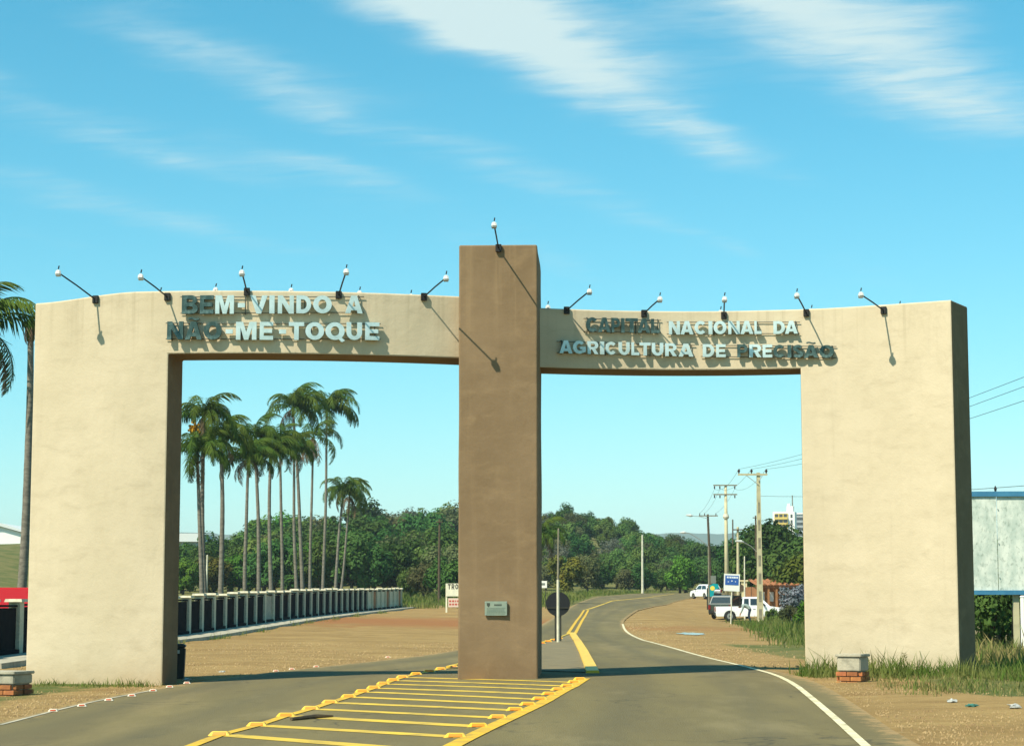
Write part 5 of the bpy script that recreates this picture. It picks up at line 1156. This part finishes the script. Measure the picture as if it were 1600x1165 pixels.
def gravel(name, n_, fn_, smin, smax):
    mb = MB(); r_ = random.Random(n_)
    for i in range(n_):
        x, y = fn_(r_); z = zg(x, y); s = r_.uniform(smin, smax) ** 1; a_ = r_.uniform(0, 6.28); h_ = s * r_.uniform(.4, .8)
        vs = [(x + s * math.cos(a_ + j * 1.257) * r_.uniform(.6, 1.1), y + s * math.sin(a_ + j * 1.257) * r_.uniform(.6, 1.1), z - .01) for j in range(5)] + [(x + r_.uniform(-.3, .3) * s, y + r_.uniform(-.3, .3) * s, z + h_)]
        mb.add(vs, [(j, (j + 1) % 5, 5) for j in range(5)])
    return tag(mb.build(name, M['stone'], normals=False), 'loose brown stones and gravel scattered on the dirt verges', 'gravel', kind='stuff')
def gr_r(r_):
    y = 17 + 18 * r_.random() ** 1.3; return road_x(1, y) + .1 + abs(r_.gauss(0, 1.7)), y
def gr_l(r_):
    y = r_.uniform(36, 62); x0, x1 = fence_x(y) + 1.7, road_x(-1, y) - .1; return r_.uniform(x0, x1), y
def gr_w(r_):
    y = r_.uniform(22, 33.5); return road_x(-1, y) - .1 - abs(r_.gauss(0, .9)), y
def gr_f(r_):
    y = r_.uniform(40, 95); return road_x(1, y) + .1 + abs(r_.gauss(0, 1.2)), y
gravel('gravel', 3000, gr_r, .004, .017); gravel('gravel', 3600, gr_l, .008, .030); gravel('gravel', 1100, gr_w, .006, .024); gravel('gravel', 1600, gr_f, .010, .035)

# ------------------------------------------------------------------ grass and weeds
def blades(n_, fn_, hmin, hmax, name, m, label, lean=.35, wd=.007, clump=7, spread=.10):
    mb = MB(); r_ = random.Random(n_ + 3); q_ = None; hk = 1
    for i in range(int(n_ * 1.5)):
        if i % clump == 0: q_ = fn_(r_); hk = r_.uniform(.35, 1.25)
        if q_ is None: continue
        x, y, sc_ = q_; sc_ *= hk * r_.uniform(.6, 1.15); x += r_.gauss(0, spread); y += r_.gauss(0, spread); z = zg(x, y) - .02; h_ = r_.uniform(hmin, hmax) * sc_; a_ = r_.uniform(0, 6.28); dx, dy = math.cos(a_) * wd * (1 + h_), math.sin(a_) * wd * (1 + h_); lx, ly = r_.gauss(0, lean) * h_, r_.gauss(0, lean) * h_
        mb.add([(x - dx, y - dy, z), (x + dx, y + dy, z), (x + lx * .4 + dx * .7, y + ly * .4 + dy * .7, z + h_ * .6), (x + lx * .4 - dx * .7, y + ly * .4 - dy * .7, z + h_ * .6), (x + lx, y + ly, z + h_)], [(0, 1, 2, 3), (3, 2, 4)])
    return tag(mb.build(name, M[m], normals=False), label, 'grass', kind='stuff')
def pier_front(r_):
    x = r_.uniform(5.0, 11.0); d_ = abs(r_.gauss(0, .45)); y = yr(min(x, 7.6)) - .05 - d_
    if x > 7.7: y = r_.uniform(32.2, 38)
    dens_ = .5 + .5 * noise.noise((x * 1.7, y * 1.2, 3))
    if r_.random() > dens_ * 1.5: return None
    return x, y, .55 + dens_ * .8 * (1.15 if 5.3 < x < 6.9 else .7)
blades(7000, pier_front, .10, .42, 'grass', 'grass', 'green and yellow weeds growing at the foot of the hollow wing pier')
def verge_r(r_):
    y = r_.uniform(27, 34.5); x = road_x(1, y) + .9 + r_.random() * 7
    dens_ = .5 + .5 * noise.noise((x * 1.1, y * .9, 8))
    if r_.random() > dens_ * smooth(26.5, 31, y) * 1.1: return None
    return x, y, .4 + .7 * dens_
blades(9000, verge_r, .04, .20, 'grass', 'grass_dry', 'short dry grass on the dirt before the hollow wing pier')
blades(3500, verge_r, .05, .24, 'grass', 'grass', 'short green grass on the dirt before the hollow wing pier')
def far_verge(r_):
    y = r_.uniform(56, 118); x = 7.2 + (y - 56) * .085 + r_.random() ** .8 * 9; return x, y, .5 + .6 * (.5 + .5 * noise.noise((x * .5, y * .25, 1))) * smooth(0, 2.5, x - 7 - (y - 56) * .085)
blades(15000, far_verge, .25, .75, 'grass', 'grass', 'tall rough grass along the verge before the white pickup', .3, .012, 9, .22)
def left_pier(r_):
    x = r_.uniform(-8.2, -5.8); y = yl(x) - abs(r_.gauss(0, .45)) - .05; return (x, y, 1) if r_.random() < .5 + .5 * noise.noise((x * 2.2, y * 2, 4)) else None
blades(1600, left_pier, .03, .15, 'grass', 'grass', 'sparse short grass at the foot of the bulging wing pier')
def under_board(r_): x = r_.uniform(9.5, 17); y = r_.uniform(38, 56); return x, y, .6 + .7 * abs(noise.noise((x * .6, y * .4, 2)))
blades(9000, under_board, .2, .7, 'grass', 'grass_dry', 'tall straw coloured grass under the billboard', .3, .012, 9, .22); blades(5000, under_board, .2, .6, 'grass', 'grass', 'green grass under the billboard', .3, .012, 9, .22)
def fence_strip(r_): y = 45 + 70 * r_.random(); x = fence_x(y) + 1.65 + r_.gauss(0, .12); return (x, y, 1) if noise.noise((y * .35, 2, 2)) > .05 else None
blades(2200, fence_strip, .05, .28, 'grass', 'grass', 'patchy grass along the footpath kerb')
def field(r_): y = r_.uniform(132, 200); x = r_.uniform(-16, 6); return (x, y, 1) if x < road_x(-1, y) - 1.5 else None
blades(9000, field, .2, .6, 'grass', 'grass', 'rough grass beyond the end of the pillared fence', .3, .02, 9, .3)
def rs_grass(r_): y = 150 + 95 * r_.random(); x = road_x(-1, y) - .8 - abs(r_.gauss(0, 1.5)); return x, y, 1
blades(4000, rs_grass, .2, .6, 'grass', 'grass', 'rough grass on the outer side of the road bend', .3, .02, 9, .3)
# single tall weeds before the pier
def weed(u, v, vt, label, seed):
    g = G(u, v); r_ = random.Random(seed); h_ = (v - vt) / 94.; r = empty('tall_weed', g, 0, label, 'weed', 'tall weeds before the pier'); mb = MB(); pts = [Vector((.03 * math.sin(i * .7 + seed), 0, h_ * i / 6)) for i in range(7)]; mb.tube(pts, [.008 - .0008 * i for i in range(7)], 5); mb.build('stem', M['grass_dry'], r)
    mb = MB()
    for i in range(26):
        q_ = pts[-1] * r_.uniform(.55, 1.0); d_ = Vector((r_.gauss(0, 1), r_.gauss(0, 1), r_.uniform(.2, 1))).normalized() * r_.uniform(.03, .10); mb.add([q_, q_ + d_ * .5 + Vector((.008, 0, 0)), q_ + d_, q_ + d_ * .5 - Vector((.008, 0, 0))], [(0, 1, 2, 3)])
    mb.build('seed_head', M['grass_dry'], r, normals=False)
weed(1302, 1048, 968, 'tallest thin weed beside the concrete box', 1); weed(1291, 1045, 984, 'short thin weed beside the tallest one', 2); weed(1318, 1040, 992, 'thin weed rising just behind the concrete box', 3); weed(1485, 1052, 1010, 'grey thin weed at the outer corner of the pier', 4); weed(1397, 1052, 1012, 'bent weed before the middle of the pier', 5); weed(1415, 1055, 1020, 'short brown weed before the middle of the pier', 6)
# shrubs by the far verge
leaf_obj = None
cm_, cl_ = crown_mesh(71, 1.3, 1.25, 30, 5200, .085); PROTO['silver'] = (cm_.build('crown', M['leaf_silver'], normals=False), trunk_mesh(71, .5, .08, cl_, 1.2, 8).build('trunk', M['bark']), 2.6); PROTO['silver'][0].location = (0, 0, 1.25)
tree('silver', at(1234, 0, 112), 112, 1.05, 'large silvery grey leafed shrub before the orange house', cat='shrub', name='shrub', rz=.4)
for u, y, s, kk, lab in ((1212, 118, .62, 'shrub0', 'green shrub at the pickup bonnet'), (1222, 106, .75, 'shrub1', 'olive shrub below the silvery shrub'), (1246, 92, .8, 'shrub2', 'bright green bush in the verge against the pier'), (1192, 124, .6, 'shrub0', 'low green shrub at the foot of the tall concrete pole'), (1246, 122, 1.1, 'shrub1', 'yellowish shrub above the silvery shrub'), (1250, 100, .8, 'shrub1', 'olive bush hugging the pier edge below the silvery shrub')):
    tree(kk, at(u, 0, y), y, s, lab, cat='shrub', name='shrub')
for c_, t_, h_ in PROTO.values(): bpy.data.objects.remove(c_); bpy.data.objects.remove(t_)

# ------------------------------------------------------------------ air
mb = MB(); mb.box((0, 2500, 88), (12000, 6400, 184)); hz = mb.build('haze', []); tag(hz, 'thin pale blue haze in the air', 'haze', kind='stuff')
hm = bpy.data.materials.new('haze'); hm.use_nodes = True; hm.node_tree.nodes.clear(); t = NT(hm.node_tree)
pv = t.n('ShaderNodeVolumePrincipled'); pv.inputs['Color'].default_value = (.72, .90, 1, 1); pv.inputs['Density'].default_value = 1.5e-4; pv.inputs['Anisotropy'].default_value = 0
ou = t.n('ShaderNodeOutputMaterial'); t.put(ou.inputs['Volume'], pv.outputs[0]); hz.data.materials.append(hm)
